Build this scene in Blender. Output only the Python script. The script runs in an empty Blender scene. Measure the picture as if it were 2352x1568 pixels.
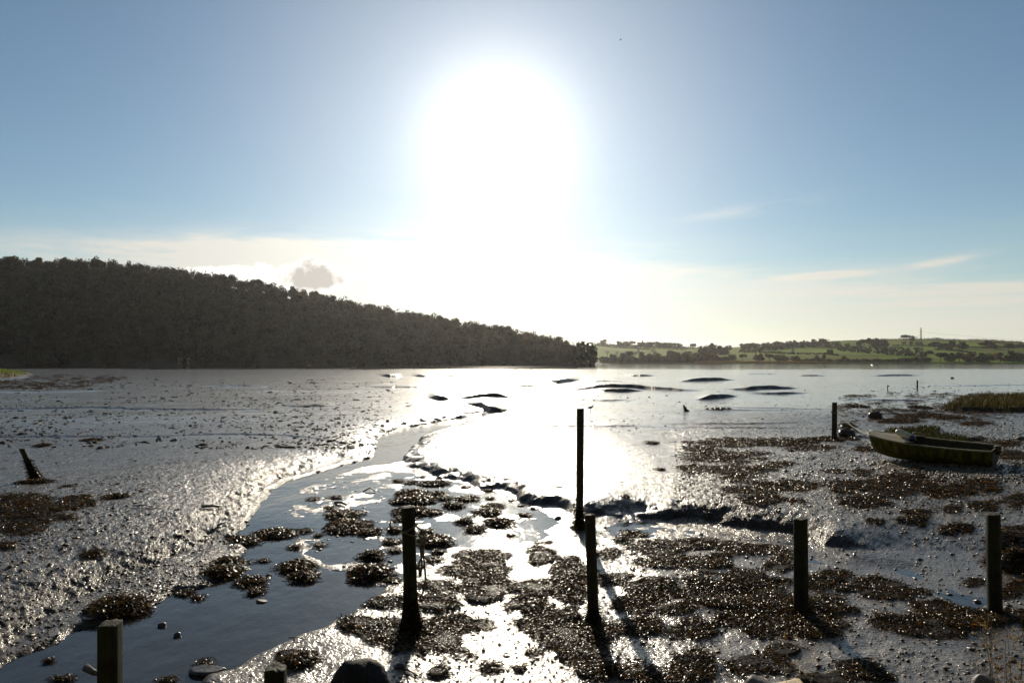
import bpy, math, random
import numpy as np
from mathutils import Vector, Matrix

random.seed(7)
RNG = np.random.default_rng(11)
sc = bpy.context.scene
COL = sc.collection
PI = math.pi

sc.view_settings.view_transform = 'Standard'
sc.view_settings.look = 'None'
sc.view_settings.exposure = 0.0
sc.view_settings.gamma = 1.0
sc.view_settings.use_curve_mapping = False
sc.cycles.use_denoising = True
sc.cycles.max_bounces = 8
sc.cycles.transparent_max_bounces = 4
sc.cycles.volume_bounces = 0
sc.cycles.sample_clamp_indirect = 8

# ------------------------------------------------------------------ camera
CAM_H, F, CX, CY, HZ = 3.0, 1568.0, 1176.0, 784.0, 829.0
PITCH = math.atan((HZ - CY) / F)
cam = bpy.data.cameras.new('camera')
cam.lens, cam.sensor_width, cam.clip_end, cam.clip_start = 24.0, 36.0, 30000.0, 0.05
camo = bpy.data.objects.new('camera', cam)
COL.objects.link(camo)
camo.location = (0, 0, CAM_H)
camo.rotation_euler = (PI / 2 + PITCH, 0, 0)
sc.camera = camo


def ray(vx, vy):
    """Survey helper: viewing direction of a point measured in the photograph."""
    a, b = (vx - CX) / F, (CY - vy) / F
    return (a, math.cos(PITCH) - b * math.sin(PITCH), math.sin(PITCH) + b * math.cos(PITCH))


def at_depth(vx, vy, D):
    d = ray(vx, vy)
    k = D / d[1]
    return np.array([d[0] * k, D, CAM_H + d[2] * k])


def on_plane(vx, vy, z=0.0):
    d = ray(vx, vy)
    k = (z - CAM_H) / d[2]
    return np.array([d[0] * k, d[1] * k, z])


# ------------------------------------------------------------------ tagging
def tag(o, label, cat, group=None, kind=None):
    if label:
        o['label'] = label
    if cat:
        o['category'] = cat
    if group:
        o['group'] = group
    if kind:
        o['kind'] = kind
    return o


def empty(name, loc=(0, 0, 0)):
    o = bpy.data.objects.new(name, None)
    COL.objects.link(o)
    o.location = tuple(float(v) for v in loc)
    return o


def mesh_obj(name, verts, faces, mat, parent=None, smooth=False, col=None, loc=None, attrs=None):
    """verts (N,3); faces (M,k) array of one arity, or a list of such arrays."""
    me = bpy.data.meshes.new(name)
    verts = np.ascontiguousarray(verts, dtype=np.float32)
    if not isinstance(faces, list):
        faces = [faces]
    faces = [np.asarray(f, dtype=np.int32) for f in faces if len(f)]
    me.vertices.add(len(verts))
    me.vertices.foreach_set('co', verts.ravel())
    nl = sum(f.size for f in faces)
    nf = sum(len(f) for f in faces)
    me.loops.add(nl)
    me.polygons.add(nf)
    me.loops.foreach_set('vertex_index', np.concatenate([f.ravel() for f in faces]))
    tot = np.concatenate([np.full(len(f), f.shape[1], np.int32) for f in faces])
    me.polygons.foreach_set('loop_start', np.concatenate([[0], np.cumsum(tot)[:-1]]).astype(np.int32))
    me.polygons.foreach_set('loop_total', tot)
    me.update(calc_edges=True)
    if smooth:
        me.polygons.foreach_set('use_smooth', np.ones(nf, bool))
    if col is not None:
        a = me.color_attributes.new('tint', 'FLOAT_COLOR', 'POINT')
        c = np.ones((len(verts), 4), np.float32)
        c[:, :3] = col
        a.data.foreach_set('color', c.ravel())
    for k, v in (attrs or {}).items():
        a = me.attributes.new(k, 'FLOAT', 'POINT')
        a.data.foreach_set('value', np.asarray(v, np.float32))
    me.materials.append(mat)
    o = bpy.data.objects.new(name, me)
    COL.objects.link(o)
    if parent is not None:
        o.parent = parent
    if loc is not None:
        o.location = tuple(float(v) for v in loc)
    return o


class MB:
    """collects pieces into ONE mesh"""
    def __init__(s):
        s.v, s.q, s.t, s.c, s.n = [], [], [], [], 0

    def add(s, v, q=None, t=None, c=None):
        v = np.asarray(v, float)
        if q is not None and len(q):
            s.q.append(np.asarray(q) + s.n)
        if t is not None and len(t):
            s.t.append(np.asarray(t) + s.n)
        s.v.append(v)
        s.c.append(np.broadcast_to(np.asarray((1, 1, 1) if c is None else c, float), v.shape))
        s.n += len(v)

    def tube(s, pts, rad, n=8, caps=True, c=None):
        pts = np.asarray(pts, float)
        m = len(pts)
        rad = np.broadcast_to(np.asarray(rad, float), (m,))
        tan = np.gradient(pts, axis=0)
        tan /= np.maximum(np.linalg.norm(tan, axis=1), 1e-9)[:, None]
        ref = np.array([0, 0, 1.0]) if abs(tan[0][2]) < .9 else np.array([1.0, 0, 0])
        vs = []
        u = np.cross(tan[0], ref)
        for i in range(m):
            u = u - tan[i] * np.dot(u, tan[i])
            u /= max(np.linalg.norm(u), 1e-9)
            w = np.cross(tan[i], u)
            a = np.arange(n) * 2 * PI / n
            vs.append(pts[i] + rad[i] * (np.cos(a)[:, None] * u + np.sin(a)[:, None] * w))
        vs = np.concatenate(vs)
        i = np.arange(m - 1)[:, None] * n
        j = np.arange(n)[None]
        jn = (j + 1) % n
        q = np.stack([i + j, i + jn, i + n + jn, i + n + j], -1).reshape(-1, 4)
        t = []
        if caps:
            vs = np.concatenate([vs, pts[:1], pts[-1:]])
            b = m * n
            for k in range(n):
                t.append((b, (k + 1) % n, k))
                t.append((b + 1, (m - 1) * n + k, (m - 1) * n + (k + 1) % n))
        s.add(vs, q, t, c)

    def box(s, c, size, rot=0.0, col=None, tilt=None):
        x, y, z = np.asarray(size) / 2
        v = np.array([(sx * x, sy * y, sz * z) for sz in (-1, 1) for sy in (-1, 1) for sx in (-1, 1)], float)
        M = Matrix.Rotation(rot, 3, 'Z')
        if tilt is not None:
            M = M @ tilt
        v = v @ np.array(M).T + np.asarray(c)
        s.add(v, [(0, 2, 3, 1), (4, 5, 7, 6), (0, 1, 5, 4), (2, 6, 7, 3), (0, 4, 6, 2), (1, 3, 7, 5)], None, col)

    def build(s, name, mat, parent=None, smooth=False, col=False, loc=None):
        f = []
        if s.q:
            f.append(np.concatenate(s.q))
        if s.t:
            f.append(np.concatenate(s.t))
        return mesh_obj(name, np.concatenate(s.v), f, mat, parent, smooth, np.concatenate(s.c) if col else None, loc)


# ------------------------------------------------------------------ noise
def _hash(ix, iy, seed):
    h = (ix.astype(np.int64) * 374761393 + iy.astype(np.int64) * 668265263 + seed * 982451653) & 0x7fffffff
    h = ((h ^ (h >> 13)) * 1274126177) & 0x7fffffff
    return ((h ^ (h >> 16)) & 0xffff) / 65535.0


def vn(x, y, seed=0):
    ix, iy = np.floor(x), np.floor(y)
    fx, fy = x - ix, y - iy
    fx, fy = fx * fx * (3 - 2 * fx), fy * fy * (3 - 2 * fy)
    a, b = _hash(ix, iy, seed), _hash(ix + 1, iy, seed)
    c, d = _hash(ix, iy + 1, seed), _hash(ix + 1, iy + 1, seed)
    return (a + (b - a) * fx + (c - a) * fy + (a - b - c + d) * fx * fy) * 2 - 1


def fbm(x, y, oct=3, seed=0, gain=.5):
    r, amp = 0, 1.0
    for k in range(oct):
        r = r + amp * vn(x * 2.03 ** k + 17.3 * k, y * 2.03 ** k - 9.1 * k, seed + k)
        amp *= gain
    return r


def sstep(a, b, x):
    t = np.clip((x - a) / (b - a), 0, 1)
    return t * t * (3 - 2 * t)


# ------------------------------------------------------------------ materials
def mat_new(name):
    m = bpy.data.materials.new(name)
    m.use_nodes = True
    nt = m.node_tree
    b = nt.nodes['Principled BSDF']
    return m, nt, b, nt.nodes['Material Output']


def N(nt, typ, **kw):
    n = nt.nodes.new(typ)
    for k, v in kw.items():
        if k.startswith('i_'):
            key = k[2:]
            n.inputs[int(key) if key.isdigit() else key].default_value = v
        else:
            setattr(n, k, v)
    return n


def L(nt, a, b):
    nt.links.new(a, b)


def ramp(nt, fac, stops):
    r = N(nt, 'ShaderNodeValToRGB')
    e = r.color_ramp.elements
    while len(e) < len(stops):
        e.new(.5)
    for i, (p, c) in enumerate(stops):
        e[i].position = p
        e[i].color = (c[0], c[1], c[2], 1) if hasattr(c, '__len__') else (c, c, c, 1)
    L(nt, fac, r.inputs[0])
    return r.outputs[0]


def noise(nt, vec, scale, detail=3, rough=.5):
    n = N(nt, 'ShaderNodeTexNoise')
    n.inputs['Scale'].default_value = scale
    n.inputs['Detail'].default_value = detail
    n.inputs['Roughness'].default_value = rough
    if vec is not None:
        L(nt, vec, n.inputs['Vector'])
    return n.outputs['Fac']


def mapped(nt, vec, scale):
    m = N(nt, 'ShaderNodeMapping')
    m.inputs['Scale'].default_value = scale
    L(nt, vec, m.inputs['Vector'])
    return m.outputs[0]


def math_(nt, op, a, b=None, clamp=False):
    n = N(nt, 'ShaderNodeMath', operation=op, use_clamp=clamp)
    for i, x in enumerate((a, b)):
        if x is None:
            continue
        if isinstance(x, (int, float)):
            n.inputs[i].default_value = x
        else:
            L(nt, x, n.inputs[i])
    return n.outputs[0]


def mixc(nt, fac, a, b, typ='MIX'):
    n = N(nt, 'ShaderNodeMix', data_type='RGBA', blend_type=typ)
    for i, x in ((0, fac), (6, a), (7, b)):
        if isinstance(x, (int, float)):
            n.inputs[i].default_value = x
        elif isinstance(x, tuple):
            n.inputs[i].default_value = (*x, 1)
        else:
            L(nt, x, n.inputs[i])
    return n.outputs[2]


def bump(nt, h, strength, dist, prev=None):
    b = N(nt, 'ShaderNodeBump')
    b.inputs['Strength'].default_value = strength
    b.inputs['Distance'].default_value = dist
    L(nt, h, b.inputs['Height'])
    if prev is not None:
        L(nt, prev, b.inputs['Normal'])
    return b.outputs[0]


def make_mud():
    m, nt, b, out = mat_new('wet_mud')
    co = N(nt, 'ShaderNodeTexCoord').outputs['Object']
    n1 = noise(nt, co, .9, 5, .6)
    n2 = noise(nt, co, 11, 4, .6)
    weed = N(nt, 'ShaderNodeAttribute', attribute_name='weed').outputs['Fac']
    grit = N(nt, 'ShaderNodeAttribute', attribute_name='grit').outputs['Fac']
    turf = N(nt, 'ShaderNodeAttribute', attribute_name='turf').outputs['Fac']
    base = ramp(nt, n1, [(.3, (.108, .080, .050)), (.7, (.180, .134, .086))])
    base = mixc(nt, math_(nt, 'MULTIPLY', grit, ramp(nt, n2, [(.45, 0), (.6, 1)])), base, (.17, .125, .07))
    base = mixc(nt, weed, base, (.012, .008, .004))
    sl = math_(nt, 'SUBTRACT', .24, math_(nt, 'MULTIPLY', weed, .2), True)
    L(nt, sl, b.inputs['Specular IOR Level'])
    base = mixc(nt, turf, base, (.10, .085, .035))
    steep = N(nt, 'ShaderNodeAttribute', attribute_name='steep').outputs['Fac']
    base = mixc(nt, steep, base, (.035, .024, .014))
    L(nt, base, b.inputs['Base Color'])
    rough = math_(nt, 'ADD', math_(nt, 'MULTIPLY', ramp(nt, n2, [(.35, 0), (.75, 1)]), .2), .36)
    rough = math_(nt, 'ADD', rough, math_(nt, 'MULTIPLY', weed, .3))
    rough = math_(nt, 'ADD', rough, math_(nt, 'MULTIPLY', turf, .5), True)
    rough = math_(nt, 'ADD', rough, math_(nt, 'MULTIPLY', steep, .2), True)
    L(nt, rough, b.inputs['Roughness'])
    b.inputs['IOR'].default_value = 1.45
    cw = math_(nt, 'SUBTRACT', .95, math_(nt, 'ADD', math_(nt, 'ADD', math_(nt, 'ADD', math_(nt, 'MULTIPLY', weed, .85), math_(nt, 'MULTIPLY', grit, .3)), math_(nt, 'MULTIPLY', steep, .7)), math_(nt, 'MULTIPLY', turf, 1.0)), True)
    L(nt, cw, b.inputs['Coat Weight'])
    b.inputs['Coat Roughness'].default_value = .13
    b.inputs['Coat IOR'].default_value = 1.42
    st = mapped(nt, co, (.7, 1, 1))
    f1 = noise(nt, st, 27, 3, .62)
    f2 = N(nt, 'ShaderNodeTexVoronoi', i_Scale=38.0)
    L(nt, co, f2.inputs['Vector'])
    rg = math_(nt, 'ADD', N(nt, 'ShaderNodeAttribute', attribute_name='lumpy').outputs['Fac'], math_(nt, 'MULTIPLY', grit, .6))
    f3 = noise(nt, mapped(nt, co, (1.8, .5, 1)), 1.0, 4, .65)
    nb = bump(nt, f3, .4, .09)
    nb = bump(nt, math_(nt, 'MULTIPLY', f1, rg), .55, .055, nb)
    nb = bump(nt, math_(nt, 'MULTIPLY', f2.outputs['Distance'], rg), .4, .016, nb)
    L(nt, nb, b.inputs['Normal'])
    L(nt, nb, b.inputs['Coat Normal'])
    return m


def make_water():
    m, nt, b, out = mat_new('murky_water')
    b.inputs['Base Color'].default_value = (.030, .027, .022, 1)
    b.inputs['Roughness'].default_value = .07
    b.inputs['IOR'].default_value = 1.333
    co = N(nt, 'ShaderNodeTexCoord').outputs['Object']
    n1 = noise(nt, mapped(nt, co, (1, .55, 1)), 5.5, 4, .6)
    n2 = noise(nt, mapped(nt, co, (1, .6, 1)), .8, 3, .5)
    nb = bump(nt, n1, .22, .03)
    nb = bump(nt, n2, .15, .2, nb)
    L(nt, nb, b.inputs['Normal'])
    return m


def make_leaf(name, trans=.35, rough=.5, gloss=.3, mult=(1, 1, 1)):
    """foliage coloured by the per-leaf 'tint' attribute"""
    m, nt, b, out = mat_new(name)
    a = N(nt, 'ShaderNodeAttribute', attribute_name='tint').outputs['Color']
    a = mixc(nt, 1.0, a, tuple(mult), 'MULTIPLY')
    tr = (1.7, 1.3, .55) if 'wrack' in name else (1.3, 1.2, .8)
    L(nt, a, b.inputs['Base Color'])
    b.inputs['Roughness'].default_value = rough
    b.inputs['Specular IOR Level'].default_value = gloss
    t = N(nt, 'ShaderNodeBsdfTranslucent')
    L(nt, mixc(nt, 1.0, a, tr, 'MULTIPLY'), t.inputs['Color'])
    mx = N(nt, 'ShaderNodeMixShader')
    mx.inputs[0].default_value = trans
    L(nt, b.outputs[0], mx.inputs[1])
    L(nt, t.outputs[0], mx.inputs[2])
    L(nt, mx.outputs[0], out.inputs['Surface'])
    return m


def make_wood(name, dark, light, moss=.0, rough=.75):
    m, nt, b, out = mat_new(name)
    co = N(nt, 'ShaderNodeTexCoord').outputs['Object']
    g = noise(nt, mapped(nt, co, (38, 38, 2.2)), 1.0, 5, .65)
    c = ramp(nt, g, [(.3, dark), (.72, light)])
    if moss:
        mm = ramp(nt, noise(nt, co, 6, 4, .6), [(.5 - moss * .25, 0), (.62, 1)])
        c = mixc(nt, math_(nt, 'MULTIPLY', mm, moss), c, (.045, .06, .012))
    L(nt, c, b.inputs['Base Color'])
    b.inputs['Roughness'].default_value = rough
    b.inputs['Specular IOR Level'].default_value = .2
    L(nt, bump(nt, g, .7, .012), b.inputs['Normal'])
    return m


def make_plain(name, c, rough=.6, c2=None, scale=8, bumpd=.004, metal=0.0):
    m, nt, b, out = mat_new(name)
    co = N(nt, 'ShaderNodeTexCoord').outputs['Object']
    n = noise(nt, co, scale, 5, .6)
    c2 = c2 or tuple(v * .6 for v in c)
    L(nt, ramp(nt, n, [(.32, c2), (.68, c)]), b.inputs['Base Color'])
    b.inputs['Roughness'].default_value = rough
    b.inputs['Metallic'].default_value = metal
    L(nt, bump(nt, n, .6, bumpd), b.inputs['Normal'])
    return m


def make_hull():
    m, nt, b, out = mat_new('algae_stained_hull')
    co = N(nt, 'ShaderNodeTexCoord').outputs['Object']
    g = noise(nt, co, 5, 5, .65)
    st = noise(nt, mapped(nt, co, (6, 6, 1)), 2.0, 4, .6)
    c = ramp(nt, g, [(.3, (.05, .042, .006)), (.7, (.13, .11, .018))])
    c = mixc(nt, ramp(nt, st, [(.42, 0), (.6, .8)]), c, (.020, .024, .003))
    L(nt, c, b.inputs['Base Color'])
    b.inputs['Roughness'].default_value = .7
    b.inputs['Specular IOR Level'].default_value = .06
    L(nt, bump(nt, g, .4, .006), b.inputs['Normal'])
    return m


def make_rock(name, c, c2, moss=None, rough=.55):
    m, nt, b, out = mat_new(name)
    co = N(nt, 'ShaderNodeTexCoord').outputs['Object']
    n = noise(nt, co, 9, 6, .65)
    c_ = ramp(nt, n, [(.3, c2), (.7, c)])
    if moss:
        geo = N(nt, 'ShaderNodeNewGeometry').outputs['Normal']
        z = N(nt, 'ShaderNodeSeparateXYZ')
        L(nt, geo, z.inputs[0])
        f = math_(nt, 'ADD', z.outputs[2], math_(nt, 'MULTIPLY', noise(nt, co, 14, 3), .5))
        c_ = mixc(nt, ramp(nt, f, [(1.0, 0), (1.16, 1)]), c_, moss)
    L(nt, c_, b.inputs['Base Color'])
    b.inputs['Roughness'].default_value = rough
    b.inputs['Specular IOR Level'].default_value = .3
    L(nt, bump(nt, n, .8, .02), b.inputs['Normal'])
    return m


def make_fields():
    m, nt, b, out = mat_new('pasture')
    co = N(nt, 'ShaderNodeTexCoord').outputs['Object']
    v = N(nt, 'ShaderNodeTexVoronoi', i_Scale=.0052)
    w = N(nt, 'ShaderNodeMapping')
    w.inputs['Rotation'].default_value = (0, 0, .5)
    w.inputs['Scale'].default_value = (1, .55, .2)
    L(nt, co, w.inputs['Vector'])
    L(nt, w.outputs[0], v.inputs['Vector'])
    sep = N(nt, 'ShaderNodeSeparateColor')
    L(nt, v.outputs['Color'], sep.inputs[0])
    c = ramp(nt, sep.outputs[0], [(0.0, (.12, .19, .008)), (.35, (.18, .25, .010)), (.7, (.16, .17, .016)), (1.0, (.10, .12, .012))])
    c = mixc(nt, ramp(nt, noise(nt, co, .02, 5, .6), [(.35, 0), (.7, .6)]), c, (.055, .065, .014))
    L(nt, c, b.inputs['Base Color'])
    b.inputs['Roughness'].default_value = .9
    b.inputs['Specular IOR Level'].default_value = .03
    L(nt, bump(nt, noise(nt, co, .4, 4, .7), .8, 1.0), b.inputs['Normal'])
    return m


M = {}
M['mud'] = make_mud()
M['water'] = make_water()
M['weed'] = make_leaf('bladder_wrack', .40, .3, .07)
M['leaf'] = make_leaf('autumn_leaves', .30, .7, .08)
M['grass'] = make_leaf('marsh_grass', .30, .6, .15)
M['post'] = make_wood('weathered_post_wood', (.006, .005, .003), (.028, .021, .012), .4)
M['post_grey'] = make_wood('silvered_post_wood', (.013, .010, .006), (.055, .042, .025), .3)
M['bark'] = make_wood('tree_bark', (.03, .024, .017), (.09, .075, .055))
M['hull'] = make_hull()
M['boat_in'] = make_wood('dark_boat_timber', (.02, .017, .01), (.07, .055, .03), .3)
M['deck'] = make_wood('bleached_ply', (.28, .22, .13), (.46, .38, .24), .15, .6)
M['gunwale'] = make_wood('mossy_gunwale', (.12, .10, .05), (.36, .31, .18), .6, .6)
M['fender'] = make_plain('dirty_vinyl', (.55, .50, .36), .4, (.38, .34, .2), 7)
M['blue'] = make_plain('blue_vinyl', (.012, .02, .09), .4)
M['rope'] = make_plain('old_rope', (.16, .13, .08), .8, (.07, .055, .03), 60)
M['wire'] = make_plain('dark_line', (.05, .045, .04), .6)
M['steel'] = make_plain('galvanised_steel', (.20, .17, .15), .55, (.12, .10, .09), .4, .001, .3)
M['bird'] = make_plain('dark_feathers', (.03, .03, .03), .7)
M['rock_moss'] = make_rock('mossy_boulder', (.013, .011, .008), (.006, .005, .004), (.10, .13, .015), .8)
M['rock_dark'] = make_rock('wet_slate', (.075, .065, .055), (.025, .022, .02), None, .3)
M['rock_tan'] = make_rock('sandstone', (.48, .36, .18), (.30, .22, .11), None, .7)
M['rock_grey'] = make_rock('grey_stone', (.17, .145, .12), (.09, .075, .06), None, .55)
M['rock_green'] = make_rock('green_stone', (.07, .06, .04), (.03, .025, .02), (.12, .16, .03))
M['pebble'] = make_rock('wet_pebbles', (.12, .09, .055), (.035, .027, .018), None, .45)
M['clod'] = make_plain('wet_clod', (.035, .026, .016), .85, (.018, .013, .008), 20)
M['drift'] = make_wood('driftwood', (.05, .04, .03), (.16, .13, .10), 0, .4)
M['board'] = make_plain('grey_board', (.30, .29, .28), .7, (.16, .155, .15), .8)
M['fields'] = make_fields()
M['earth'] = make_plain('woodland_floor', (.05, .04, .022), .9, (.03, .024, .014), .15, .3)
M['turf'] = make_plain('bank_turf', (.13, .17, .03), .85, (.08, .09, .02), .8, .05)
M['stone_wall'] = make_plain('pale_masonry', (.26, .22, .16), .8, (.14, .12, .09), .8, .05)

# ------------------------------------------------------------------ world, sun
d = Vector(ray(1145, 308)).normalized()
ELEV, AZ = math.asin(d.z), math.atan2(d.x, d.y)
sun = bpy.data.lights.new('sun', 'SUN')
sun.energy, sun.angle, sun.color = 5.0, math.radians(.53), (1.0, .88, .70)
suno = bpy.data.objects.new('sun', sun)
COL.objects.link(suno)
suno.location = (0, 0, 60)
suno.rotation_euler = (-d).to_track_quat('-Z', 'Y').to_euler()


def make_world():
    w = bpy.data.worlds.new('World')
    sc.world = w
    w.use_nodes = True
    nt = w.node_tree
    bg = nt.nodes['Background']
    s = N(nt, 'ShaderNodeTexSky', sky_type='NISHITA', sun_disc=False)
    s.sun_elevation, s.sun_rotation = ELEV, AZ
    s.air_density, s.dust_density, s.ozone_density = 1.0, .12, 1.0
    STR = .078
    bg.inputs[1].default_value = STR
    vec = N(nt, 'ShaderNodeTexCoord').outputs['Generated']
    sp = N(nt, 'ShaderNodeSeparateXYZ')
    L(nt, vec, sp.inputs[0])
    u = math_(nt, 'ARCTAN2', sp.outputs[0], sp.outputs[1])           # azimuth, rad
    v = math_(nt, 'ARCSINE', sp.outputs[2])                          # elevation, rad
    # angle to the sun -> forward scattering of thin high cloud
    dot = N(nt, 'ShaderNodeVectorMath', operation='DOT_PRODUCT')
    L(nt, vec, dot.inputs[0])
    dot.inputs[1].default_value = tuple(d)
    ang = math_(nt, 'ARCCOSINE', math_(nt, 'MINIMUM', dot.outputs['Value'], .999999))
    def gauss(x, s_):
        q = math_(nt, 'DIVIDE', x, s_)
        return math_(nt, 'EXPONENT', math_(nt, 'MULTIPLY', math_(nt, 'MULTIPLY', q, q), -1))
    aur = math_(nt, 'ADD', math_(nt, 'MULTIPLY', gauss(ang, .097), 8.6),
                math_(nt, 'MULTIPLY', gauss(ang, .29), 4.3))
    uv = N(nt, 'ShaderNodeCombineXYZ')
    L(nt, u, uv.inputs[0])
    L(nt, v, uv.inputs[1])
    uvv = uv.outputs[0]
    # --- stratus veil towards the horizon, streaked sideways
    streak = noise(nt, mapped(nt, uvv, (2.2, 21, 1)), 1.6, 5, .55)
    vv = math_(nt, 'ADD', v, math_(nt, 'MULTIPLY', math_(nt, 'SUBTRACT', streak, .5), -.09))
    vv = math_(nt, 'SUBTRACT', vv, math_(nt, 'MULTIPLY', gauss(math_(nt, 'ADD', u, .10), .36), .062))
    lowv = ramp(nt, vv, [(.0, .93), (.07, .84), (.095, .72), (.107, .34), (.125, .10), (.19, 0)])
    veil = math_(nt, 'MULTIPLY', lowv, ramp(nt, streak, [(.30, .55), (.60, 1.0)]))
    # --- cirrus wisps and small clouds at chosen places in the sky
    def patch(vx, vy, rx, ry, slant, amp, nscale, lo, hi):
        dd = Vector(ray(vx, vy)).normalized()
        u0, v0 = math.atan2(dd.x, dd.y), math.asin(dd.z)
        du = math_(nt, 'SUBTRACT', u, u0)
        dv = math_(nt, 'SUBTRACT', math_(nt, 'SUBTRACT', v, v0), math_(nt, 'MULTIPLY', du, slant))
        a = math_(nt, 'DIVIDE', du, rx / F)
        b_ = math_(nt, 'DIVIDE', dv, ry / F)
        r2 = math_(nt, 'ADD', math_(nt, 'MULTIPLY', a, a), math_(nt, 'MULTIPLY', b_, b_))
        base = math_(nt, 'EXPONENT', math_(nt, 'MULTIPLY', r2, -1))
        n = noise(nt, mapped(nt, uvv, nscale), 1.0, 5, .6)
        f = math_(nt, 'MULTIPLY', base, ramp(nt, n, [(lo, 0), (hi, 1)]))
        return math_(nt, 'MULTIPLY', f, amp)
    cir = None
    for a in ((1725, 481, 120, 12, .10, .6, (9, 70, 1), .35, .7), (2165, 600, 60, 8, .12, 1.0, (10, 60, 1), .2, .6),
              (1890, 632, 80, 6, .02, 1.6, (25, 60, 1), .05, .45), (2220, 662, 190, 9, -.02, 1.2, (6, 60, 1), .35, .6),
              (2280, 690, 170, 7, .0, .9, (6, 60, 1), .35, .6), (1480, 600, 120, 30, .0, .5, (8, 40, 1), .4, .7),
              (420, 577, 330, 32, .05, 1.5, (5, 26, 1), .33, .65), (860, 592, 330, 46, .0, 1.2, (5, 26, 1), .35, .6),
              (1420, 640, 170, 18, .0, 1.3, (6, 50, 1), .35, .6), 
              (760, 640, 300, 45, -.05, .9, (7, 24, 1), .3, .6)):
        p = patch(*a)
        cir = p if cir is None else math_(nt, 'ADD', cir, p)
    cov = math_(nt, 'ADD', veil, cir, True)
    # cloud light: soft white plus a strong lobe around the sun
    lit = math_(nt, 'ADD', math_(nt, 'MULTIPLY', gauss(ang, .40), 3.6), 9.1)
    cc = N(nt, 'ShaderNodeVectorMath', operation='SCALE')
    cc.inputs[0].default_value = (1.0, .965, .86)
    L(nt, lit, cc.inputs['Scale'])
    clear = mixc(nt, 1.0, s.outputs[0], (.82, .93, .97), 'MULTIPLY')
    col = mixc(nt, math_(nt, 'MULTIPLY', cov, .92), clear, cc.outputs[0])
    ac = N(nt, 'ShaderNodeVectorMath', operation='SCALE')
    ac.inputs[0].default_value = (1.0, .98, .93)
    L(nt, aur, ac.inputs['Scale'])
    col = mixc(nt, 1.0, col, ac.outputs[0], 'ADD')
    # --- two small cumulus clouds above the wooded ridge: bright rims, grey bodies
    def cumulus(col, vx, vy, rx, ry, grey):
        dd = Vector(ray(vx, vy)).normalized()
        u0, v0 = math.atan2(dd.x, dd.y), math.asin(dd.z)
        a = math_(nt, 'DIVIDE', math_(nt, 'SUBTRACT', u, u0), rx / F)
        b_ = math_(nt, 'DIVIDE', math_(nt, 'SUBTRACT', v, v0), ry / F)
        b_ = math_(nt, 'MULTIPLY', b_, ramp(nt, b_, [(.0, 1.6), (.05, 1.0)]))
        r = math_(nt, 'SQRT', math_(nt, 'ADD', math_(nt, 'MULTIPLY', a, a), math_(nt, 'MULTIPLY', b_, b_)))
        n = noise(nt, uvv, 26, 7, .58)
        f = math_(nt, 'SUBTRACT', 1.0, math_(nt, 'ADD', r, math_(nt, 'MULTIPLY', math_(nt, 'SUBTRACT', n, .5), 2.1)))
        body = ramp(nt, f, [(.0, 0), (.16, 1)])
        core = ramp(nt, f, [(.16, 0), (.5, 1)])
        shade = mixc(nt, core, (15.0, 14.6, 13.6), grey)
        return mixc(nt, body, col, shade)
    col = cumulus(col, 552, 634, 100, 30, (13.2, 12.9, 12.2))
    col = cumulus(col, 722, 644, 84, 46, (7.5, 7.1, 6.5))
    L(nt, col, bg.inputs[0])


make_world()

# ------------------------------------------------------------------ terrain shape
def poly_world(pts, z=.05):
    return np.array([on_plane(x, y, z)[:2] for x, y in pts])


def signed_dist(X, Y, P):
    """>0 outside the closed polygon P, <0 inside"""
    best = np.full(X.shape, 1e9)
    ins = np.zeros(X.shape, bool)
    for i in range(len(P)):
        ax, ay = P[i]
        bx, by = P[(i + 1) % len(P)]
        dx, dy = bx - ax, by - ay
        t = np.clip(((X - ax) * dx + (Y - ay) * dy) / (dx * dx + dy * dy + 1e-12), 0, 1)
        best = np.minimum(best, (X - ax - t * dx) ** 2 + (Y - ay - t * dy) ** 2)
        if abs(dy) > 1e-9:
            c = (ay > Y) != (by > Y)
            ins ^= c & (X < (bx - ax) * (Y - ay) / dy + ax)
    return np.where(ins, -1, 1) * np.sqrt(best)


BANK = [(-700, 1640), (0, 1496), (60, 1450), (127, 1408), (167, 1375), (213, 1355), (267, 1322), (300, 1305), (353, 1285),
        (400, 1272), (443, 1262), (487, 1232), (520, 1218), (550, 1202), (560, 1178), (580, 1162), (580, 1145), (610, 1122),
        (617, 1108), (660, 1095), (700, 1075), (750, 1058), (810, 1050), (847, 1040), (857, 1003), (884, 989), (924, 978),
        (981, 968), (1045, 957), (1104, 949), (1112, 954), (1050, 978), (985, 1000), (964, 1021), (944, 1039), (936, 1056),
        (941, 1069), (971, 1079), (1017, 1089), (1067, 1098), (1104, 1111), (1151, 1121), (1201, 1141), (1251, 1156),
        (1274, 1167), (1291, 1187), (1324, 1196), (1375, 1190), (1430, 1187), (1480, 1181), (1560, 1186), (1640, 1199),
        (1700, 1217), (1830, 1229), (1900, 1252), (2000, 1266), (2130, 1273), (2250, 1262), (2400, 1262), (3000, 1290),
        (3000, 2900), (-700, 2900)]
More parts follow.
